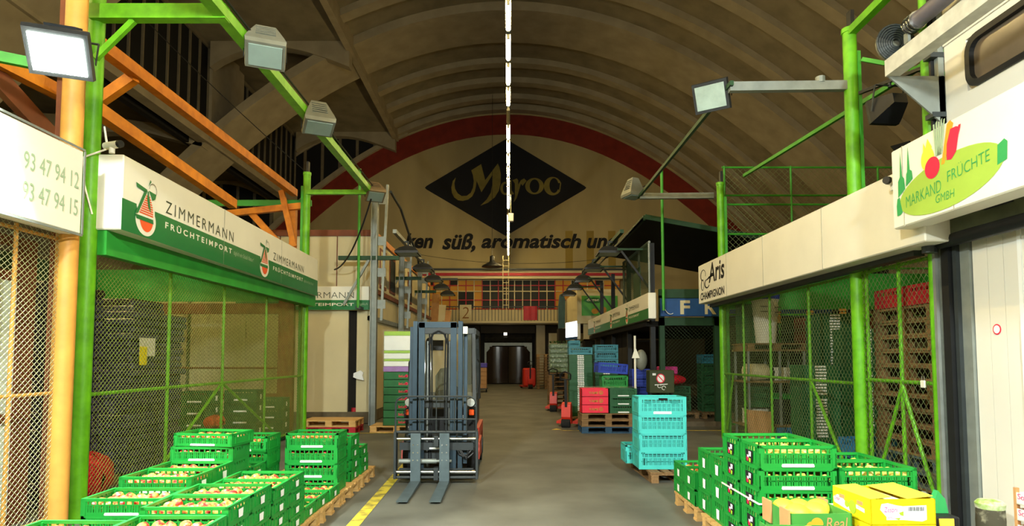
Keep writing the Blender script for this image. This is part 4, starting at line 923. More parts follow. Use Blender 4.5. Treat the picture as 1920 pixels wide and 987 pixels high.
for sx in (-1, 1):
    m = MB(); m.lathe([(.005,0),(.055,.005),(.068,.02),(.068,.04),(.045,.08),(.01,.09)], n=16); m.xf(Matrix.Translation((sx*.43, .50, 1.05)) @ Matrix.Rotation(R(-90), 4, 'X')); o = fp('headlamp', m, BLK, None, True)
    q = MB(); q.lathe([(.002,.0),(.035,.004),(.055,.0),(.058,-.006),(.03,-.012),(.002,-.014)], n=16); q.xf(Matrix.Translation((sx*.43, .495, 1.05)) @ Matrix.Rotation(R(-90), 4, 'X')); part('lens', q, mat('headlamp_glass', 'd8dcd8', .12, .5, .1, 8), o, True)
    m = MB(); m.bar((sx*.43,.55,1.0), (sx*.40,.62,.86), .03, .03); fp('lamp_bracket', m, BLK)
    m = MB(); m.cbox(sx*.44-.035, sx*.44+.035, .50, .56, .87, .95, .008); fp('indicator', m, mat('indicator_orange', 'f2561a', .3))
    m = MB(); m.tube([(sx*.45,.55,.98), (sx*.50,.5,.92), (sx*.48,.5,.80), (sx*.42,.55,.74)], .012, 6); fp('hose', m, BLK, None, True)
m = MB(); m.box(-.44, -.30, .48, .50, .70, .72); fp('label_card', m, CARD)

# ================================================================= FRUIT BOXES BESIDE THE YELLOW APPLE PALLET
def carton(name, label, cat, loc, rz, w, d, h, mt, th=.008, group=None, top=True):
    t = empty(name, label, cat, loc, rz, group); a, b = w/2, d/2
    m = MB(); m.box(-a, a, -b, b, 0, th); m.box(-a, -a+th, -b, b, 0, h); m.box(a-th, a, -b, b, 0, h); m.box(-a, a, -b, -b+th, 0, h); m.box(-a, a, b-th, b, 0, h); part('tray', m, mt, t)
    return t
pallet('wooden pallet under the lemon-yellow and green melon boxes', 2.42, 4.22, 0, 0, 'w', PALLETD)
YB = 'yellow fruit cartons'
for k in range(4):
    z = PT + .002 + k*.161; t = carton('fruit_carton', 'yellow printed fruit carton, %s by the green melon box' % ORD[3-k], 'carton', (2.47, 4.19, z), R(2.5), .42, .42, .158, YEL, .008, YB)
    m = MB()
    for y in (-.13, .07): m.box(-.2125, -.2095, y, y+.06, .10, .125)
    for p in range(1): pass
    part('hand_hole', m, KRAFT, t)
    m = MB(); X = -.212
    m.add([(X,-.02,.03),(X,.19,.055),(X,.20,.09),(X,.15,.115),(X,.10,.11),(X,.0,.055)], [(0,1,2,3,4,5)]); m.add([(X,-.15,.06),(X,-.06,.07),(X,-.06,.095),(X,-.15,.085)], [(0,1,2,3)])
    m.flat([(-.14,.13),(-.15,.095),(-.11,.05),(-.11,.03),(-.05,.03),(.0,.03),(.12,.02),(.15,.03),(.15,.12),(.0,.115),(-.04,.12),(-.10,.135)], -.212); part('white_print', m, CARD, t)
    part('lettering', text_mesh('Zespri', .085, .04, .1, .004, -.125, .07, -.2135), PINK, t)
    part('lettering', text_mesh('SUNGOLD', .06, .013, 0, 0, -.10, .04, -.2135), PINK, t)
    part('lettering', text_mesh('Zespri', .07, .035, .1, .004, 0, 0, 0).xf(Matrix.Translation((X-.0015, .185, .068)) @ Matrix.Rotation(R(-90), 4, 'Z')), PINK, t)
    part('lettering', text_mesh('SUNGOLD', .07, .012, 0, 0, 0, 0, 0).xf(Matrix.Translation((X-.0015, -.07, .078)) @ Matrix.Rotation(R(-90), 4, 'Z')), PINK, t)
    m = MB(); m.add([(X-.002, .04+.035*math.cos(a_)*.7, .075+.022*math.sin(a_)) for a_ in [2*PI*q/12 for q in range(12)]], [tuple(range(12))]); m.flat([(-.03,.075),(.0,.085),(.0,.055),(-.02,.06)], -.2135); m.flat([(-.06,.04),(-.02,.045),(-.03,.03)], -.2135)
    m.add([(X-.001, -.02+.05*math.cos(a_)*.8, .07+.045*math.sin(a_)) for a_ in [2*PI*q/14 for q in range(14)]], [tuple(range(14))]); part('fruit_print', m, LIME, t)
    m = MB()
    for q in range(14): m.box(.03+q*.0075, .03+q*.0075+.003+(q % 3)*.001, -.2135, -.2125, .085, .11)
    part('barcode', m, DKGREY, t)
    if k == 3:
        for x0, x1, tilt in ((-.21, -.06, .02), (.03, .21, .03)):
            m = MB(); m.add([(x0,-.21,.159),(x1,-.19,.159+tilt*.4),(x1,.19,.164+tilt*.5),(x0,.21,.159),(x0,-.21,.162),(x1,-.19,.162+tilt*.4),(x1,.19,.167+tilt*.5),(x0,.21,.162)], [(0,1,2,3),(4,5,6,7),(0,1,5,4),(1,2,6,5),(2,3,7,6),(3,0,4,7)]); part('flap', m, YELP, t)
        m = MB(); m.box(-.06, .04, -.2, .2, .12, .14); part('white_liner', m, PAPER, t)
for k, z in enumerate((.146, .30)):
    pass
t0 = carton('melon_box', 'open green printed box of yellow melons, upper one', 'box', (2.02, 4.30, .52), R(1), .40, .40, .15, BOXG)
for x, y in ((-.1, -.05), (.06, -.02), (.15, .1), (-.12, .12), (.02, .14)):
    q = MB(); q.ell((0,0,0), (.085,.075,.065), 14, 10); o = solo('melon', q, MELON, 'yellow melon in the upper green box', 'melon', (2.02+x*.85, 4.30+y, .625+random.uniform(0,.02)), random.uniform(0,3), True, 'melons in the upper green box')
for y in (-.2, .07): m = MB(); m.box(-.215, -.202, y, y+.13, .02, .17); part('corner_flap', m, KRAFT, t0)
m = MB(); m.box(.18, .205, .10, .2, .1, .17); part('corner_flap', m, KRAFT, t0)
part('lettering', text_mesh('Real', .14, .07, .15, 0, .03, .055, -.203), KRAFT, t0)
m = MB(); m.flat(ring(-.03, .085, .04, .04), -.203); m.flat(ring(-.065, .07, .035, .03), -.2025); part('fruit_print', m, CAR, t0)
t0 = carton('melon_box', 'open green printed box of yellow melons, lower one at the frame edge', 'box', (1.82, 3.88, .455), R(-2), .40, .40, .15, BOXG)
for x, y in ((-.05, .03), (.08, .05), (.18, .02), (0, -.1), (.12, -.1)):
    q = MB(); q.ell((0,0,0), (.08,.075,.068), 14, 10); o = solo('melon', q, MELON, 'yellow melon in the lower green box', 'melon', (1.80+x*.8, 3.88+y, .555+random.uniform(0,.02)), random.uniform(0,3), True, 'melons in the lower green box')
for y in (-.2, .07): m = MB(); m.box(-.21, -.202, y, y+.13, .02, .17); part('corner_flap', m, BOXG, t0)
for k in range(2): carton('melon_box', ('green box under the upper melon box' if k else 'green box at the base under the upper melon box'), 'box', (2.02, 4.3, PT+.002+k*.186), 0, .40, .4, .184, BOXG)
for k in range(2): carton('melon_box', ('green box under the lower melon box' if k else 'green box at the base under the lower melon box'), 'box', (1.82, 3.88, .012+k*.222), 0, .40, .39, .218, BOXG)
t = empty('black_crate', 'black fruit crate with a yellow card beside the yellow cartons', 'crate', (3.12, 4.6, 0)); m = MB(); m.cbox(-.2, .05, -.15, .15, 0, .56, .01); part('body', m, BLK, t); m = MB(); m.box(-.10, -.0, -.16, -.15, .46, .55); part('label_card', m, YELP, t)
q = MB(); q.prism([(-.06,0),(.07,0),(.05,.10),(.0,.16),(-.04,.06)], 0, .05, 'y'); solo('green_bag', q, MARKD, 'green folded bag on the black crate', 'bag', (3.09, 4.55, .562))
q = MB(); q.cyl((0,0,0), (.12,.05,.05), .04, None, 10); solo('grey_roll', q, LAMPH, 'small grey roll lying by the mesh gate foot', 'roll', (2.98, 4.66, .60), 0, True)
pallet('pallet beneath the white orange trays', 3.75, 4.0, 0, 0, 'w', PALLETD)
for k in range(6):
    t = carton('orange_tray', 'white printed orange tray, %s by the dock door' % ORD[5-k], 'tray', (3.62, 4.02, PT+.002+k*.108), R(-93), .56, .38, .078, SIGNW, .008, 'orange trays by the dock door')
    for x in (-.275, .275):
        for y in (-.18, .18): m = MB(); m.box(x-.012, x+.012, y-.012, y+.012, 0, .107); part('corner_post', m, KRAFT, t)
    part('lettering', text_mesh('Sonnenkönig', .34, .05, .15, 0, -.25, .025, -.194), PINK, t)
    for i in range(5):
        for j in range(3 if k == 5 else 1):
            q = MB()
            if (i, j, k) == (0, 0, 0): OM = MB().ell((0,0,0), .045, 10, 7).mesh('orange', ORANGE, True)
            o = link('orange', OM); o.location = (3.62 - .12 + .11*j + .006*i, 4.02 - .21 + .105*i, PT+.002+k*.108+.053); tag(o, 'orange in the %s white tray by the dock door' % ORD[5-k], 'orange', 'oranges in the ' + ORD[5-k] + ' white tray')

# ================================================================= DOCK DOOR SIDE (white panels, roller door track, upper cabin wall)
t = empty('dock_front', 'white sandwich panel dock wall beside the black door track', 'wall unit', (4.55, 6.1, 0))
for k in range(16):
    m = MB(); y = -.03 - k*.19; m.box(0, .1, y-.186, y, 0, 2.86); part('panel', m, WHITEP, t)
m = MB(); m.box(-.012, 0, -.62, -.58, 0, 2.86); part('cover_strip', m, CARD, t)
m = MB(); m.box(-.03, .06, -.02, .10, 0, 2.86); part('edge_profile', m, GALV, t)
m = MB(); X = -.004; m.add([(X, -.30+.05*math.cos(a_), 1.94+.05*math.sin(a_)) for a_ in [2*PI*q/20 for q in range(20)]], [tuple(range(20))]); m.add([(X-.002, -.30+.038*math.cos(a_), 1.94+.038*math.sin(a_)) for a_ in [2*PI*q/20 for q in range(20)]], [tuple(range(20))]); m.m[-1] = 1; part('round_sticker', m, [TOM, CARD], t)
t = empty('door_track', 'black rubber and steel door track beside the white panels', 'door track', (4.5, 6.2, 0))
for nm, a, b, c, d, mt in (('rubber_seal', -.06, .08, .06, .16, BLK), ('steel_channel', -.05, .06, .17, .21, STEEL), ('steel_channel', -.02, .1, .0, .05, DKGREY), ('guide_rail', -.08, -.03, .22, .26, GALV)):
    m = MB(); m.box(a, b, c, d, 0, 2.95); part(nm, m, mt, t)
t = empty('roller_housing', 'dirty dark roller door housing under the vegetable sign', 'roller door', (4.35, 3.0, 2.80))
m = MB(); m.box(0, .4, 0, 3.25, .10, .62); part('hood', m, mat('dirty_green_grey', '5a6046', .7, 0, .5, 3), t); m = MB(); m.cyl((.05,0,.05), (.05,3.3,.05), .07, None, 12); part('roller', m, BLK, t, True); m = MB(); m.box(-.012, 0, 2.3, 2.62, .22, .42); part('vent_plate', m, BLK, t)
m = MB(); m.cyl((-.02,3.36,-.05), (-.02,3.36,.6), .07, None, 12); part('end_bracket', m, DKGREY, t)
t = empty('cabin_wall', 'white upper wall panel with a rounded rubber framed window above the vegetable sign', 'wall unit', (4.5, 6.25, 3.6))
def rr(y0, y1, z0, z1, r, n=6):
    o = []
    for cy, cz, a0 in ((y1-r, z1-r, 0), (y0+r, z1-r, 90), (y0+r, z0+r, 180), (y1-r, z0+r, 270)):
        for k in range(n+1): o.append((cy + r*math.cos(R(a0+90*k/n)), cz + r*math.sin(R(a0+90*k/n))))
    return o
o_, i_ = rr(-1.42, -.28, .68, 1.20, .16), rr(-1.36, -.34, .74, 1.14, .12)
m = MB(); m.box(0, .1, -3.2, -.28, -.2, .68); m.box(0, .1, -3.2, -.28, 1.20, 2.6); m.box(0, .1, -.28, .02, -.2, 2.6); m.box(0, .1, -3.2, -1.42, .68, 1.2); part('panel', m, WHITEP, t)
m = MB(); n_ = len(o_); m.add([(-.02, a, b) for a, b in o_] + [(-.02, a, b) for a, b in i_] + [(.05, a, b) for a, b in o_] + [(.05, a, b) for a, b in i_], [(k, (k+1) % n_, n_+(k+1) % n_, n_+k) for k in range(n_)] + [(n_+k, n_+(k+1) % n_, 3*n_+(k+1) % n_, 3*n_+k) for k in range(n_)] + [(k, 2*n_+k, 2*n_+(k+1) % n_, (k+1) % n_) for k in range(n_)]); part('rubber_frame', m, BLK, t)
m = MB(); m.add([(.03, a, b) for a, b in i_], [tuple(range(n_))]); part('pane', m, mat('dusty_window', '6a5f52', .12, 0, .25, 3, spec=.7), t)
m = MB(); m.box(-.015, 0, -3.2, .02, 1.28, 1.36); part('ledge', m, WHITEP, t)
m = MB(); m.box(-.06, .0, .03, .09, .0, 2.6); part('guide_rail', m, GALV, t); m = MB(); m.box(-.09, 0, .10, .13, .0, 2.6); part('guide_rail', m, BLK, t)
for z in (.55, 1.18):
    m = MB(); m.box(-.14, .02, .02, .14, z, z+.05); part('clamp', m, DKGREY, t)
t = empty('door_beam', 'white steel channel beam projecting above the vegetable sign', 'beam', (3.9, 6.3, 4.58))
m = MB(); m.box(0, .02, -3, 0, 0, .17); m.box(.02, .14, -3, 0, 0, .02); m.box(.02, .14, -3, 0, .15, .17); part('channel', m, mat('channel_white', 'c9ccc6', .5, .1), t)
m = MB(); m.prism([(.02,0),(.62,0),(.62,-.55)], -.02, .0, 'y'); part('gusset', m, GALV, t)
t = empty('hose_reel', 'dark ribbed hose reel behind the white channel beam', 'hose reel', (4.28, 6.7, 5.15))
for k in range(7):
    m = MB(); r = .05+.026*k; P = [(r*math.cos(2*PI*q/20), 0, r*math.sin(2*PI*q/20)) for q in range(21)]; m.tube(P, .013, 5); part('coil', m, DKGREY, t, True)
m = MB(); m.cyl((0,.02,0), (0,.05,0), .2, None, 20); part('back_disc', m, LAMPH, t, True)
t = empty('air_duct', 'grey flexible air duct above the white channel beam', 'duct', (4.30, 6.5, 5.22)); m = MB(); m.tube([(0,0,0), (.03,-.3,.02), (.06,-.8,.06), (.1,-2.5,.2)], .085, 14); part('duct', m, mat('duct_grey', '6f6a72', .5, .2, .2, 6), t, True)
m = MB()
for k in range(8): m.cyl((0,-.02*k-.01,0), (0,-.02*k,0), .10 if k % 2 else .085, None, 14)
part('clamp_collar', m, CHROME, t, True); m = MB(); m.box(-.03, .18, -.02, .05, -.2, -.17); m.box(-.03, 0, -.02, .05, -.2, -.06); part('bracket', m, GALV, t)
m = MB(); m.add([(0,0,0),(.22,-.02,.06),(.30,.0,-.02),(.08,.02,-.08),(0,.02,0),(.22,0,.06),(.30,.02,-.02),(.08,.04,-.08)], [(3,2,1,0),(4,5,6,7),(0,1,5,4),(1,2,6,5),(2,3,7,6),(3,0,4,7)]); solo('dark_plate', m, BLK, 'small dark plate hanging beside the lime post above the vegetable sign', 'plate', (4.75, 7.6, 4.3))
t = empty('bollard', 'worn concrete bollard with chipped green top before the white panels', 'bollard', (4.22, 5.55, 0)); t.scale = (.9, .9, .86); m = MB(); m.lathe([(.12,0),(.125,.3),(.12,.42)], n=14); part('shaft', m, mat('worn_concrete', 'a9a68e', .95, 0, .5, 9, .4, hex2='4d4a3c', thr=(.55, .75)), t, True); m = MB(); m.lathe([(.122,.42),(.128,.47),(.10,.50),(.03,.51)], n=14); part('painted_top', m, mat('chipped_green', '8fb04a', .7, 0, .4, 9, hex2='d8d6c6', thr=(.4, .6)), t, True)

# ================================================================= INSIDE THE BLANK SIGN STALL
RS = 'pallets in the tall bare stack behind the mesh gate'
for k in range(13):
    pallet('used wooden pallet, %s of the tall bare stack behind the mesh gate' % ORD[12-k] if k > 0 else 'used wooden pallet at the bottom of the tall bare stack behind the mesh gate', 5.16 + random.uniform(-.02,.02), 7.55 + random.uniform(-.02,.02), k*.176, R(90 + random.uniform(-1.5,1.5)), 'w' if k not in (1, 2) else 'bl', PALLETD if k not in (1, 2) else mat('mixed_blue_pallet', '6f6a52', .8, 0, .4, 5, hex2='3a5a6a'), RS, 1.2)
for k, y in enumerate((7.2, 7.82)):
    crate('red plastic crate on the tall bare pallet stack, %s' % ('beside the dock' if k == 0 else 'beside the tall lime post'), 4.98, y, 13*.176+.01, R(90), .6, .4, .24, REDC, None, False, 'red crates on the pallet stack', nm='red_crate')
FC = MB(); FC.box(-.3,.3,-.2,.2,0,.042); FC.box(-.305,.305,-.205,.205,.03,.045)
FCM = FC.mesh('folded_crate', CRATED); q = MB(); q.box(-.085,-.03,-.209,-.203,.006,.034); q.box(-.022,.03,-.209,-.203,.006,.034); q.box(.038,.085,-.209,-.203,.006,.034); FLM = q.mesh('label_strip', CARD)
q = MB(); q.box(-.028,.0,-.209,-.203,.006,.034); q.box(.014,.03,-.209,-.203,.006,.034); FLM2 = q.mesh('label_strip', CARD)
FCM2 = FC.mesh('folded_crate', BLUED)
def folded(desc, x, y, z0, n, rz=0, mesh=FCM, lab=FLM, gap=()):
    for k in range(n):
        o = link('folded_crate', mesh); o.location = (x + random.uniform(-.006,.006), y + random.uniform(-.006,.006), z0 + k*.047); o.rotation_euler = (0,0,rz + R(random.uniform(-.6,.6))); d = 'folded dark green crate in ' + desc; tag(o, d, 'crate', 'folded crates in ' + desc)
        if lab and k not in gap: link('label_strip', lab, o)
for desc, x, y, n, g in (('the lowest stack behind the blank sign mesh', 4.89, 10.0, 33, (7, 8, 22)), ('the tallest stack behind the blank sign mesh', 5.45, 10.6, 51, (3, 4, 28)), ('the stack next to the tall lime post', 5.52, 9.85, 45, (10, 11, 12, 30, 31))):
    folded(desc, x, y, .01, n, 0, gap=g)
crate('light blue crate behind the mesh by the tall lime post', 4.98, 8.75, .3, R(4), .6, .4, .26, BLUEC, None, False, None, nm='blue_crate'); crate('light blue crate under another behind the mesh by the tall lime post', 4.98, 8.75, .02, R(2), .6, .4, .26, BLUEC, None, False, None, nm='blue_crate')
t = empty('shelf_rack', 'metal shelf rack with wooden decks behind the blank sign mesh', 'shelf', (4.72, 12.3, 0))
for x in (0, .62, 1.1):
    for y in (0, .7): m = MB(); m.box(x-.02, x+.02, y-.02, y+.02, 0, 1.95); part('upright', m, GALV, t)
for z in (.32, 1.18, 1.80):
    m = MB(); m.box(-.05, 1.15, -.05, .75, z, z+.035); part('deck', m, PALLETD, t)
for x in (-.02, .5, 1.06):
    m = MB(); m.box(x, x+.13, -.06, .76, 1.835, 1.93); part('block', m, PALLETD, t)
m = MB(); m.box(-.05, 1.15, -.06, .76, 1.93, 1.96); part('deck', m, PALLETD, t)
t = empty('barrel', 'tall white plastic tubs nested with a dark blue rim on the shelf rack', 'barrel', (5.2, 12.6, 1.962)); m = MB(); m.lathe([(.19,0),(.255,.84),(.27,.85),(.27,.89)], n=20); part('body', m, SIGNW, t, True); m = MB(); m.lathe([(.272,.88),(.285,.9),(.28,1.0),(.24,1.01)], n=20); part('rim', m, BLUED, t, True)
for k, z in enumerate((.62, .72)):
    m = MB(); m.box(-.2, -.05, -.262, -.255, z, z+.015); m.box(.1, .22, -.255, -.245, z-.02, z); part('slot', m, BLK, t)
q = MB(); q.cyl((-.2,0,0), (.2,.1,0), .17, None, 18); solo('film_roll', q, CREAM, 'thick cream film roll lying on the middle shelf', 'roll', (4.98, 12.55, 1.385), 0, True)
for x, mm, lb in ((5.5, SIGNW, 'white tray pile on the middle shelf'), (5.15, BLK, 'black box under the top shelf')):
    q = MB(); q.cbox(-.2, .2, -.2, .2, 0, .2, .01); q.cbox(-.19, .19, -.19, .19, .2, .26, .01); solo('storage_box', q, mm, lb, 'box', (x, 12.75, 1.217))
t = empty('waste_bin', 'black bin with a green lid on the lower shelf', 'bin', (5.45, 12.6, .357)); m = MB(); m.lathe([(.2,0),(.26,.5)], n=16); part('body', m, BLK, t, True); m = MB(); m.lathe([(.28,.5),(.29,.53),(.2,.60),(.02,.62)], n=16); part('lid', m, CRATE, t, True)
q = MB(); q.cbox(-.2, .2, -.16, .16, 0, .3, .01); q.cbox(-.205, .205, -.165, .165, .25, .3, .005); solo('grey_box', q, PAPER, 'pale grey box beside the green-lidded bin', 'box', (4.95, 12.6, .357))
crate('green crate standing under the middle shelf', 4.95, 12.5, .70, 0, .4, .3, .4, CRATED, None, False, None); crate('blue crate at the shelf rack foot', 5.5, 12.0, .02, 0, .6, .4, .3, BLUEC, None, False, None, nm='blue_crate')
q = MB(); q.bar((0,0,0), (.05,.25,.62), .5, .02, (0,1,0)); solo('cardboard_sheet', q, KRAFT, 'brown cardboard sheet leaning at the shelf rack foot', 'cardboard', (4.82, 11.95, .02))
stack('the dark pile at the shelf rack end', 4.98, 13.0, 1.97, 4, .2, 0, None, False, 1, False, 'dark green crates on the shelf', 0, CRATED, False, 0, .36, .3)
for k in range(2):
    for j in range(3): crate('dull red crate far inside, %s, %s' % (ORD[2-j], ('beside the barrel', 'behind the tallest folded stack')[k]), 6.35 + k*.75, 12.9, 1.75+j*.25, 0, .7, .4, .24, mat('dull_red', '6a2418', .6), None, False, 'dull red crates far inside', nm='red_crate')
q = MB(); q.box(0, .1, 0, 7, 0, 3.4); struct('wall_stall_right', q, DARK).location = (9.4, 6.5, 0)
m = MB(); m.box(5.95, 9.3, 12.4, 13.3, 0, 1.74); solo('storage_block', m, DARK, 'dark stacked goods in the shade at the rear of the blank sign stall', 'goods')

# ================================================================= INSIDE THE PEAR SIGN STALL
pallet('pallet under the black wrapped trays', -5.55, 8.9, 0, R(90), 'w', PALLETD)
t = empty('wrapped_stack', 'tall black film wrapped stack of trays with white and yellow papers', 'wrapped pallet', (-5.5, 8.95, PT))
for k in range(24):
    m = MB(); a = .50 + random.uniform(-.03,.035); b = .66 + random.uniform(-.03,.03); dx, dy = random.uniform(-.02,.02), random.uniform(-.02,.02)
    if k > 21: a, b = a*.7, b*.6
    m.cbox(dx-a, dx+a, dy-b, dy+b, k*.098, k*.098+.094, .018); part('tray', m, WRAP, t)
m = MB(); m.box(.535, .54, -.55, -.18, 1.55, 1.80); part('white_paper', m, PAPER, t); m = MB(); m.box(.541, .546, -.55, -.38, 1.43, 1.68); part('yellow_paper', m, YEL, t)
t = empty('wrapped_stack', 'second black wrapped stack of trays nearer the lime post', 'wrapped pallet', (-5.75, 7.55, 0))
for k in range(26):
    m = MB(); a = .50 + random.uniform(-.03,.03); b = .55 + random.uniform(-.03,.03); m.cbox(-a, a, -b, b, k*.098, k*.098+.094, .018); part('tray', m, WRAP, t)
q = MB(); q.grid(lambda i, j: ((.22+.03*math.sin(j*2.1+i))*math.sin(PI*max(.02,j)/8)*math.cos(2*PI*i/16)*1.0, (.42+.04*math.sin(i*1.7+j))*math.sin(PI*max(.02,j)/8)*math.sin(2*PI*i/16), .30 - .30*math.cos(PI*j/8)), 16, 8); solo('net_bag', q, REDBAG, 'bulging red net bag behind the mesh at the lime post foot', 'bag', (-4.86, 7.25, .0), 0, True)
q = MB(); q.grid(lambda i, j: ((.2+.03*math.sin(j*2.1+i))*math.sin(PI*max(.02,j)/8)*math.cos(2*PI*i/16), (.36+.04*math.sin(i*1.7+j))*math.sin(PI*max(.02,j)/8)*math.sin(2*PI*i/16), .22 - .2*math.cos(PI*j/8)), 16, 8); solo('net_bag', q, mat('orange_net_bag', 'd8421c', .5, 0, .4, 20, .5), 'orange red net bag on dark green crates far behind the mesh', 'bag', (-4.95, 10.6, .46), 0, True).scale = (.75, .7, .6)
for i, (x, y, n) in enumerate(((-4.98, 10.6, 2), (-5.6, 11.4, 5), (-5.0, 11.9, 5), (-5.3, 12.7, 4), (-4.86, 12.9, 4))):
    for k in range(n): 
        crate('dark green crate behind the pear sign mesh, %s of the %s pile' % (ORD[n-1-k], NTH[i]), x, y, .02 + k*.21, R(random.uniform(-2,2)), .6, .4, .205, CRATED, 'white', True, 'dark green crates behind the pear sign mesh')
q = MB(); q.box(0, .1, 0, 7, 0, 3.6); struct('wall_stall_left', q, mat('dim_green_wall', '2c4a26', .8, 0, .3, 1)).location = (-9.2, 6.7, 0)
# inside the stall behind the numbers sign: white glazed doors in brown frames
t = empty('glazed_partition', 'white panelled partition in brown frames behind the pale mesh', 'partition', (-5.0, 3.4, 0))
for y0, y1 in ((.0, .95), (1.05, 2.0), (2.10, 2.92)):
    for z0, z1 in ((.1, 1.02), (1.12, 2.45)):
        m = MB(); m.box(-.03, 0, y0, y1, z0, z1); part('panel', m, mat('milky_panel', 'e8efe4', .5), t)
for y in (-.05, 1.0, 2.05, 2.98):
    m = MB(); m.box(-.05, .02, y-.05, y+.05 + (.12 if y > 2.9 else 0), 0, 2.9); part('stile', m, WOODB, t)
for z in (.05, 1.07, 2.5, 2.85):
    m = MB(); m.box(-.05, .015, -.05, 3.0, z-.05, z+.05); part('rail', m, WOODB, t)

# ================================================================= DARK STALL BEHIND THE BLANK SIGN STALL
t = empty('canopy', 'dark pitched canopy over the far stall with the blue board', 'canopy', (3.4, 15.4, 5.22))
m = MB(); m.add([(0,0,0),(0,6,0),(1.9,6,-.32),(1.9,0,-.32),(6,6,-1.1),(6,0,-1.1),(-.55,0,-.62),(-.55,6,-.62)], [(0,1,2,3),(3,2,4,5),(6,7,1,0)]); m.add([(0,0,-.05),(0,6,-.05),(1.9,6,-.37),(1.9,0,-.37),(6,6,-1.15),(6,0,-1.15),(-.55,0,-.66),(-.55,6,-.66)], [(3,2,1,0),(5,4,2,3),(0,1,7,6)]); part('tarpaulin', m, mat('dark_tarpaulin', '2b2a22', .8, 0, .3, 3), t)
m = MB(); m.bar((0,-.02,-.04), (6,-.02,-1.14), .06, .12); part('edge_beam', m, DGREEN, t); m = MB(); m.box(-.03, .03, 0, 6, -.12, 0); part('edge_beam', m, DGREEN, t)
t = empty('dark_stall', 'dark stall structure with black posts behind the blue board', 'stall', (3.45, 15.4, 0))
for y in (.2, 3.2, 6.0, 8.6):
    m = MB(); m.box(.10, .22, y-.06, y+.06, 0, 4.55); part('post', m, BLK, t)
    m = MB(); m.bar((.14,y,3.35), (-.6,y,4.35), .04, .05); part('strut', m, BLK, t); m = MB(); m.bar((.14,y,4.4), (-.7,y,4.4), .05, .05); part('arm', m, DGREEN, t)
for k in range(7):
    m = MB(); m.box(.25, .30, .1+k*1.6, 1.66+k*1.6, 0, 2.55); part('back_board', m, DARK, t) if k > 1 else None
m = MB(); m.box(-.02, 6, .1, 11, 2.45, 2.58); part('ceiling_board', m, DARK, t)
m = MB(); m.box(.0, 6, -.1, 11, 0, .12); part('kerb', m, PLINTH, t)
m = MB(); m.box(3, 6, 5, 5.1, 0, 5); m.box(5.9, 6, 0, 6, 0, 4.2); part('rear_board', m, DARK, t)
t = fence('framed dark screen with a green sheet standing on the dark stall sign', (3.42, 15.0, 0), FU, 3.4, 3.15, 4.5, (.05, 1.2, 3.35), (3.18, 4.48), [], GALV, mat('mesh_dark', '37482e'), .06, .06, .003, .03, 'screen', 'screen_panel')
m = MB(); m.box(.9, 1.75, .03, .045, 3.2, 4.0); part('green_sheet', m, DGREEN, t)
t = empty('standpipe', 'thin green pipe rising through the dark canopy', 'pipe', (3.72, 14.9, 0)); m = MB(); m.cyl((0,0,2.8), (0,0,6.2), .035, None, 8); part('pipe', m, GREEND, t, True)
t = empty('dark_cabinet', 'dark green cabinet with a red prohibition sticker behind the turquoise crates', 'cabinet', (3.28, 14.55, .35)); m = MB(); m.cbox(0, .58, 0, .35, .5, 1.03, .012); part('body', m, mat('cabinet_green', '37401f', .6, 0, .2, 5), t); m = MB(); m.box(.02, .06, .05, .3, -.35, .5); part('leg', m, BLK, t); m = MB(); m.box(.52, .56, .05, .3, -.35, .5); part('leg', m, BLK, t)
m = MB(); m.strip(ring(.26,.84,.10,.11), ring(.26,.84,.078,.088), -.004); m.flat([(.19,.905),(.205,.92),(.335,.775),(.32,.76)], -.0045); m.c = 1; m.flat(ring(.26,.84,.08,.09), -.003); m.flat([(.07,.91),(.15,.91),(.15,.96),(.07,.96)], -.003); part('prohibition_sticker', m, [TOM, CARD], t)
m = MB(); m.strip(ring(.23,.66,.05,.04,14,30,330), ring(.23,.66,.036,.026,14,30,330), -.004); m.strip(ring(.33,.62,.05,.05,14,0,300), ring(.33,.62,.036,.036,14,0,300), -.004); m.flat([(.12,.70),(.42,.72),(.42,.70),(.12,.68)], -.004); part('graffiti', m, CARD, t)
q = MB(); q.grid(lambda i, j: (.34*math.sin(PI*max(.02,j)/8)*math.cos(2*PI*i/14)*(1+.1*math.sin(3*i)), .22*math.sin(PI*max(.02,j)/8)*math.sin(2*PI*i/14), .14-.14*math.cos(PI*j/8)), 14, 8); solo('net_bag', q, REDBAG, 'red sack on the dark crates beside the prohibition cabinet', 'bag', (4.35, 16.6, .95), 0, True)
q = MB(); q.cbox(-.24,.24,-.18,.18,0,.2,.02); solo('pink_box', q, PINK, 'bright pink box above the red sack beside the cabinet', 'box', (4.25, 16.75, 1.235))
for i, (x, y, n) in enumerate(((4.5, 16.7, 3), (5.36, 16.6, 6), (3.66, 17.2, 5))):
    pallet('pallet in the dark stall under the %s crate pile' % NTH[i], x, y, .12, R(90), 'w', PALLETD)
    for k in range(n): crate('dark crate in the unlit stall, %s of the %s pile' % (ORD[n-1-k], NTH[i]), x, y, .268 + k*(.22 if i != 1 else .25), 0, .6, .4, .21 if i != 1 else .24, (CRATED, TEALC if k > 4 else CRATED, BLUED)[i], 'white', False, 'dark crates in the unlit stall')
t = empty('sign_pole', 'thin white pole with a small triangle plate and a bag behind the turquoise crates', 'pole', (2.88, 14.2, 0)); m = MB(); m.cyl((0,0,.42), (0,0,2.17), .025, None, 8); part('pole', m, SIGNW, t, True); m = MB(); m.cyl((0,0,0), (0,0,.42), .12, None, 12); part('base', m, BLK, t, True); m = MB(); m.prism([(-.08,1.66),(.10,1.66),(.0,1.92)], -.04, -.03, 'y'); part('triangle_plate', m, SIGNW, t); m = MB(); m.ell((.16,.1,1.62), (.14,.1,.24), 12, 8); part('bag', m, LAMPH, t, True)
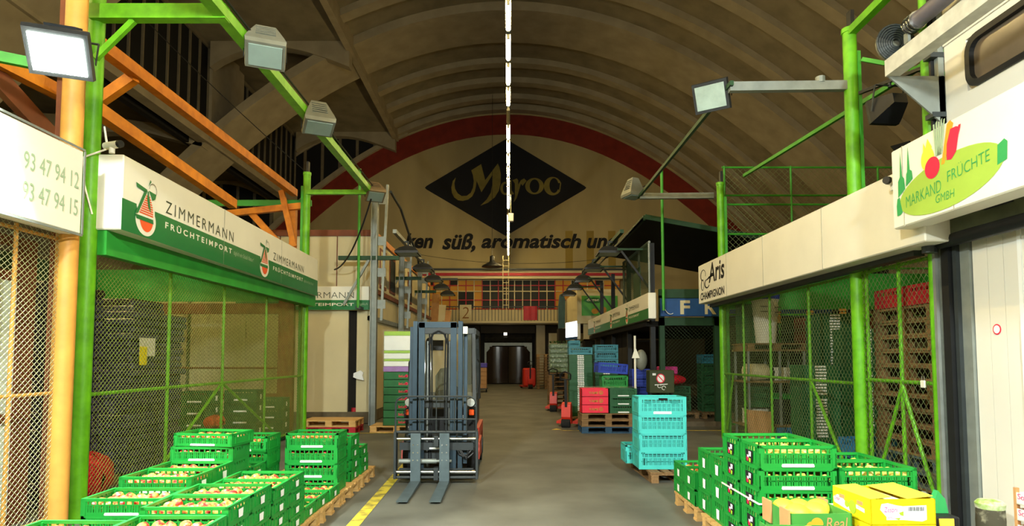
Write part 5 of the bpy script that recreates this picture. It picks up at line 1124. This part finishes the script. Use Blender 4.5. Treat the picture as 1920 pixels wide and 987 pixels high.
# pallets with red and dark green boxes, pallet trucks
YG = 'three pallets under the red boxes'
for k in range(3): pallet('%s of the three pallets under the red boxes' % ('blue painted bottom pallet', 'middle worn pallet', 'upper worn pallet')[k], 2.22, 14.3, k*.146, 0, 'b' if k == 0 else 'w', PALLETBLUE if k == 0 else PALLETD, YG)
for k in range(3):
    t = carton('red_box', 'bright red fruit box, %s of three under clear film' % ORD[2-k], 'box', (1.93, 14.15, .44+k*.182), 0, .6, .42, .18, YAMI, .01, 'red fruit boxes')
    part('lettering', text_mesh('YAMI', .2, .055, .0, .025, -.14, .06, -.214), mat('gold_print', 'b8862a', .5), t); m = MB(); m.strip(ring(.13,.09,.045,.045,16), ring(.13,.09,.03,.03,16), -.214); m.flat([(.11,.07),(.15,.07),(.13,.115)], -.2145); part('emblem', m, MATS['gold_print'], t)
    crate('dark green vegetable crate, %s of three beside the red boxes' % ORD[2-k], 2.56, 14.15, .44+k*.182, 0, .6, .42, .18, CRATED, None, True, 'dark green crates beside the red boxes')
q = MB(); q.grid(lambda i, j: (-.62 + 1.24*i/12, -.22 + .44*j/5, .02*math.sin(i*2+j*3)+.02), 12, 5); solo('film_cover', q, CLEARW, 'crumpled clear film over the red boxes', 'film', (2.25, 14.15, .99), 0, True)
crate('bright green crate behind the red boxes under the cobalt crate', 2.52, 15.0, .95, 0, .62, .42, .30, CRATE, None, False, None); q = MB(); q.cbox(2.2, 2.85, 14.8, 15.2, .6, .94, .01); solo('storage_box', q, CRATED, 'dark green carton under the bright green crate', 'box'); pallet('pallet under the bright green crate and carton', 2.5, 15.05, .3, 0, 'w', PALLETD); pallet('lower pallet under the bright green crate', 2.5, 15.05, .0, 0, 'w', PALLETD, None, 2.0)
o = crate('cobalt blue crate tipped on the bright green crate', 2.45, 15.0, 1.30, R(6), .72, .42, .24, BLUED, None, False, None, nm='blue_crate'); o.rotation_euler = (0, R(4), R(6))
pallet('pallet under the folded crates and teal crates', 1.9, 16.75, 0, R(90), 'w', PALLETD); pallet('second pallet under the folded crates and teal crates', 2.74, 16.85, 0, R(90), 'w', PALLETD)
folded('the pale stripped stack by the aisle pallet truck', 1.9, 16.6, PT, 34); folded('the pale stripped stack behind the cobalt crate', 2.6, 16.75, PT, 27, lab=FLM)
TG = 'teal crates on the folded stacks'
for i, (x, y, z, n) in enumerate(((1.9, 16.6, PT+34*.047+.01, 1), (2.6, 16.75, PT+27*.047+.01, 3))):
    for k in range(n): crate('teal open crate, %s' % (('alone on the pale stripped stack by the aisle' if i == 0 else ORD[n-1-k] + ' of three behind the cobalt crate')), x, y, z+k*.2, 0, .62, .4, .19, TEALC, None, False, TG, nm='blue_crate')
t = empty('teal_crate', 'small teal crate perched on the wide teal crate by the aisle', 'crate', (1.74, 16.6, PT+34*.047+.21)); link('fruit_crate', crate_mesh(.3, .4, .17, TEALC), t)
def pallet_truck(label, loc, rz, s=1.0, mt=None):
    t = empty('pallet_truck', label, 'pallet truck', loc, rz); t.scale = (s, s, s); mt = mt or mat('truck_red', 'd2301c', .4, 0, .15, 5)
    for x in (-.2, .2):
        m = MB(); m.box(x-.08, x+.08, .1, 1.2, .07, .13); part('fork', m, mt, t)
        m = MB(); m.cyl((x-.04,1.1,.05), (x+.04,1.1,.05), .05, None, 10); part('roller', m, BLK, t, True)
    m = MB(); m.prism([(.12,.08),(-.06,.08),(-.16,.25),(-.12,.55),(.0,.6),(.1,.5)], -.11, .11, 'x'); part('body', m, mt, t)
    m = MB(); m.cyl((-.1,-.14,.1), (.1,-.14,.1), .1, None, 16); o = part('steer_wheel', m, TYRE, t, True); q = MB(); q.cyl((-.11,-.14,.1), (-.1,-.14,.1), .06, None, 12); part('hub', q, LAMPH, o, True)
    m = MB(); m.bar((0,-.1,.4), (0,-.18,1.15), .06, .04); part('tiller', m, BLK, t); m = MB(); m.tube([(-.12,-.16,1.15),(-.13,-.2,1.28),(0,-.22,1.34),(.13,-.2,1.28),(.12,-.16,1.15),(-.12,-.16,1.15)], .02, 6); part('handle', m, BLK, t, True)
    return t
pallet_truck('red pallet truck parked beside the red boxes', (1.42, 15.2, 0), R(-16)); pallet_truck('red pallet truck before the film wrapped greens', (1.42, 19.6, 0), R(-10)); 
t = pallet_truck('red electric pallet truck near the swing doors', (1.15, 33.6, 0), R(10), 1.1); m = MB(); m.cbox(-.3, .3, -.05, .4, .1, 1.0, .06); part('motor_cover', m, MATS['truck_red'], t)
for k in range(8): flat_pallet('grey worn pallet, %s of the stack under the wrapped greens' % ORD[7-k], 1.95, 21.2, k*.146, 0, PALLETD, 'pallets under the wrapped greens')
t = empty('wrapped_stack', 'film wrapped stack of green vegetables on worn pallets', 'wrapped pallet', (1.9, 21.2, 8*.146+.01))
for k in range(6):
    m = MB(); m.cbox(-.52, .52, -.38, .38, k*.16, k*.16+.155, .03); part('tray', m, GREENWRAP, t)
m = MB(); m.grid(lambda i, j: (-.56+1.12*i/10, -.42+.02*math.sin(i*2.3+j*1.7), .02+.95*j/6), 10, 6); part('stretch_film', m, CLEARW, t, True)
m = MB()
for k in range(40): a_ = random.uniform(0, 6.28); x = random.uniform(-.45,.45); m.add([(x,-.3+random.uniform(0,.5),.96),(x+.08*math.cos(a_),-.3,1.05),(x+.12*math.cos(a_),-.32,1.0+random.uniform(0,.1))], [(0,1,2)])
part('leaf_tuft', m, GREENWRAP, t, stuff=True)
q = MB(); q.cbox(-.4,.4,-.3,.3,0,1.5,.03); solo('storage_box', q, CRATED, 'tall dark green wrapped bale between greens and folded crates', 'bale', (2.6, 20.0, 0))
for k in range(12): flat_pallet('bare pallet, %s of the far stack near the swing doors' % ORD[11-k], 2.0, 33.6, k*.155, 0, PALLET if k == 11 else PALLETD, 'bare pallets near the swing doors', (.95, .8))
# cream far stall on that side
t = empty('far_stall', 'cream far stall with a green poster facing the aisle end', 'stall', (3.2, 28.0, 0))
m = MB(); m.box(-.1, 4, 0, .1, 3.2, 4.75); part('front_wall', m, CREAM, t); m = MB(); m.box(-.1, 0, .1, 8, 3.2, 4.75); part('side_wall', m, CREAM, t); m = MB(); m.box(.0, .3, 2.2, 9, 2.45, 3.2); part('fascia', m, CREAM, t); m = MB(); m.box(.2, 4, .2, .3, 2.5, 3.2); part('fascia', m, CREAM, t)
m = MB(); m.box(.1, 1.72, -.02, 0, .0+3.55, 4.45); o = part('poster', m, mat('poster_green', '55b04a', .5, 0, .3, 1.2), t); m = MB(); m.flat(ring(.62, 4.24, .42, .13), -.025); part('badge', m, SIGNG, t); part('lettering', text_mesh('dugac', .55, .16, 0, .02, .33, 4.17, -.03), CARD, t)
m = MB(); m.flat(ring(1.1, 3.8, .12, .15), -.025); m.flat(ring(.7, 3.75, .16, .12), -.0255); part('fruit_print', m, mat('poster_fruit', 'b5842e', .6), t)
for y in (1.5, 4.5): m = MB(); m.box(-.05, .05, y, y+.1, 0, 2.5); part('post', m, BLK, t)
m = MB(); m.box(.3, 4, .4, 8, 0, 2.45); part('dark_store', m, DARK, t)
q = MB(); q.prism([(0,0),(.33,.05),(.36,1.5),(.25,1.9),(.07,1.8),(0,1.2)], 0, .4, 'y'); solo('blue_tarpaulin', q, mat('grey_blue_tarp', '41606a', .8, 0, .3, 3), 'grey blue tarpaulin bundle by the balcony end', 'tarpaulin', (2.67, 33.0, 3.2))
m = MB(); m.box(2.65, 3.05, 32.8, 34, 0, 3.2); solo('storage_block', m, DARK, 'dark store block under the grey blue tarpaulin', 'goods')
t = empty('bell_lamp', 'black bell lamp hanging in front of the painted wall', 'lamp', (-.95, 36.5, 7.0)); m = MB(); m.lathe([(.62,0),(.60,.06),(.2,.28),(.14,.34),(.14,.62),(.05,.68)], n=18); part('shade', m, BLK, t, True)
m = MB(); m.cyl((0,0,.65), (0,0,10.4), .012); part('cord', m, BLK, t)

# ================================================================= AISLE GOODS BESIDE THE FORKLIFT
pallet('pallet under the green printed boxes by the cold store', -2.5, 14.45, 0, 0, 'f', FRESH)
for k in range(7):
    t = carton('vegetable_box', 'green box with red print, %s of seven beside the forklift' % ORD[6-k], 'box', (-2.52, 14.35, PT+k*.172), 0, .60, .40, .165, mat('box_deep_green', '1f6a34', .55, 0, .2, 5), .008, 'green red-printed boxes'); part('lettering', text_mesh('SanLucar', .2, .06, .15, .02, .04, .05, -.203), TOM, t); m = MB(); m.flat(ring(.22, .08, .035, .035), -.203); part('emblem', m, TOM, t)
t = empty('salad_bags', 'clear wrapped stack of white and lime salad packs on the green boxes', 'wrapped packs', (-2.52, 14.35, PT+7*.172+.004))
for k, (mt_, hh) in enumerate(((mat('lilac_print', 'a06ac0', .5), .12), (CARD, .12), (LIME, .05), (CARD, .13), (LIME, .06), (CARD, .34), (LIME, .10))):
    z = sum((.12,.12,.05,.13,.06,.34,.10)[:k]); m = MB(); m.cbox(-.30-.01*(k==0), .30+.01*(k==6), -.2, .2, z, z+hh-.004, .012); part('pack_row', m, mt_, t)
m = MB(); m.grid(lambda i, j: (-.32+.64*i/8, -.215+.012*math.sin(i*2.3+j*1.7), .95*j/6), 8, 6); part('stretch_film', m, CLEARW, t, True)
t = empty('roll_cart', 'four wheeled cart loaded with brown boxes under a violet tray near the swing doors', 'cart', (-1.35, 30.6, 0))
m = MB(); m.box(-.35, .35, -.4, .4, .14, .18); part('deck', m, BLK, t)
for x in (-.28, .28):
    for y in (-.3, .3): m = MB(); m.cyl((x-.02,y,.07), (x+.02,y,.07), .07, None, 10); part('wheel', m, TYRE, t, True)
for k in range(5):
    q = MB(); q.cbox(-.3,.3,-.35,.35,0,.195,.01); solo('carton', q, KRAFT, 'brown carton on the cart, %s' % ORD[4-k], 'carton', (-1.35, 30.6, .182+k*.2), 0, group='brown cartons on the cart')
q = MB(); q.cbox(-.32,.32,-.36,.36,0,.22,.02); solo('violet_tray', q, mat('violet_plastic', '4b3aa8', .5), 'violet tray on top of the brown cartons on the cart', 'tray', (-1.35, 30.6, 1.186))
q = MB(); q.cyl((0,0,0), (0,0,.02), .01); m = MB(); m.add([(0,0,.003),(.25,.03,.003),(.12,.15,.01)], [(0,1,2)]); solo('paper_scrap', m, YELP, 'crumpled yellowish paper scrap lying on the aisle floor', 'litter', (1.0, 14.6, 0))
pallet('wooden pallet on the red pallet by the cold store plinth', -3.95, 14.2, .15, 0, 'f', FRESH); pallet('red painted pallet under another by the cold store plinth', -3.95, 14.2, 0, 0, 'r', REDC)
q = MB(); q.prism([(-.12,1.28),(.05,1.35),(.12,1.30),(.1,1.22),(.14,1.1),(-.02,1.13),(-.13,1.18)], 0, .08, 'y'); solo('plastic_bag', q, CARD, 'crumpled white plastic bag hung at the cold store door slot', 'bag', (-3.78, 15.78, 0))
q = MB(); q.cyl((0,0,0), (0,0,.1), .07, None, 12); solo('red_pot', q, REDC, 'small red pot on the cold store plinth', 'pot', (-3.92, 15.97-.0, .302), 0, True)
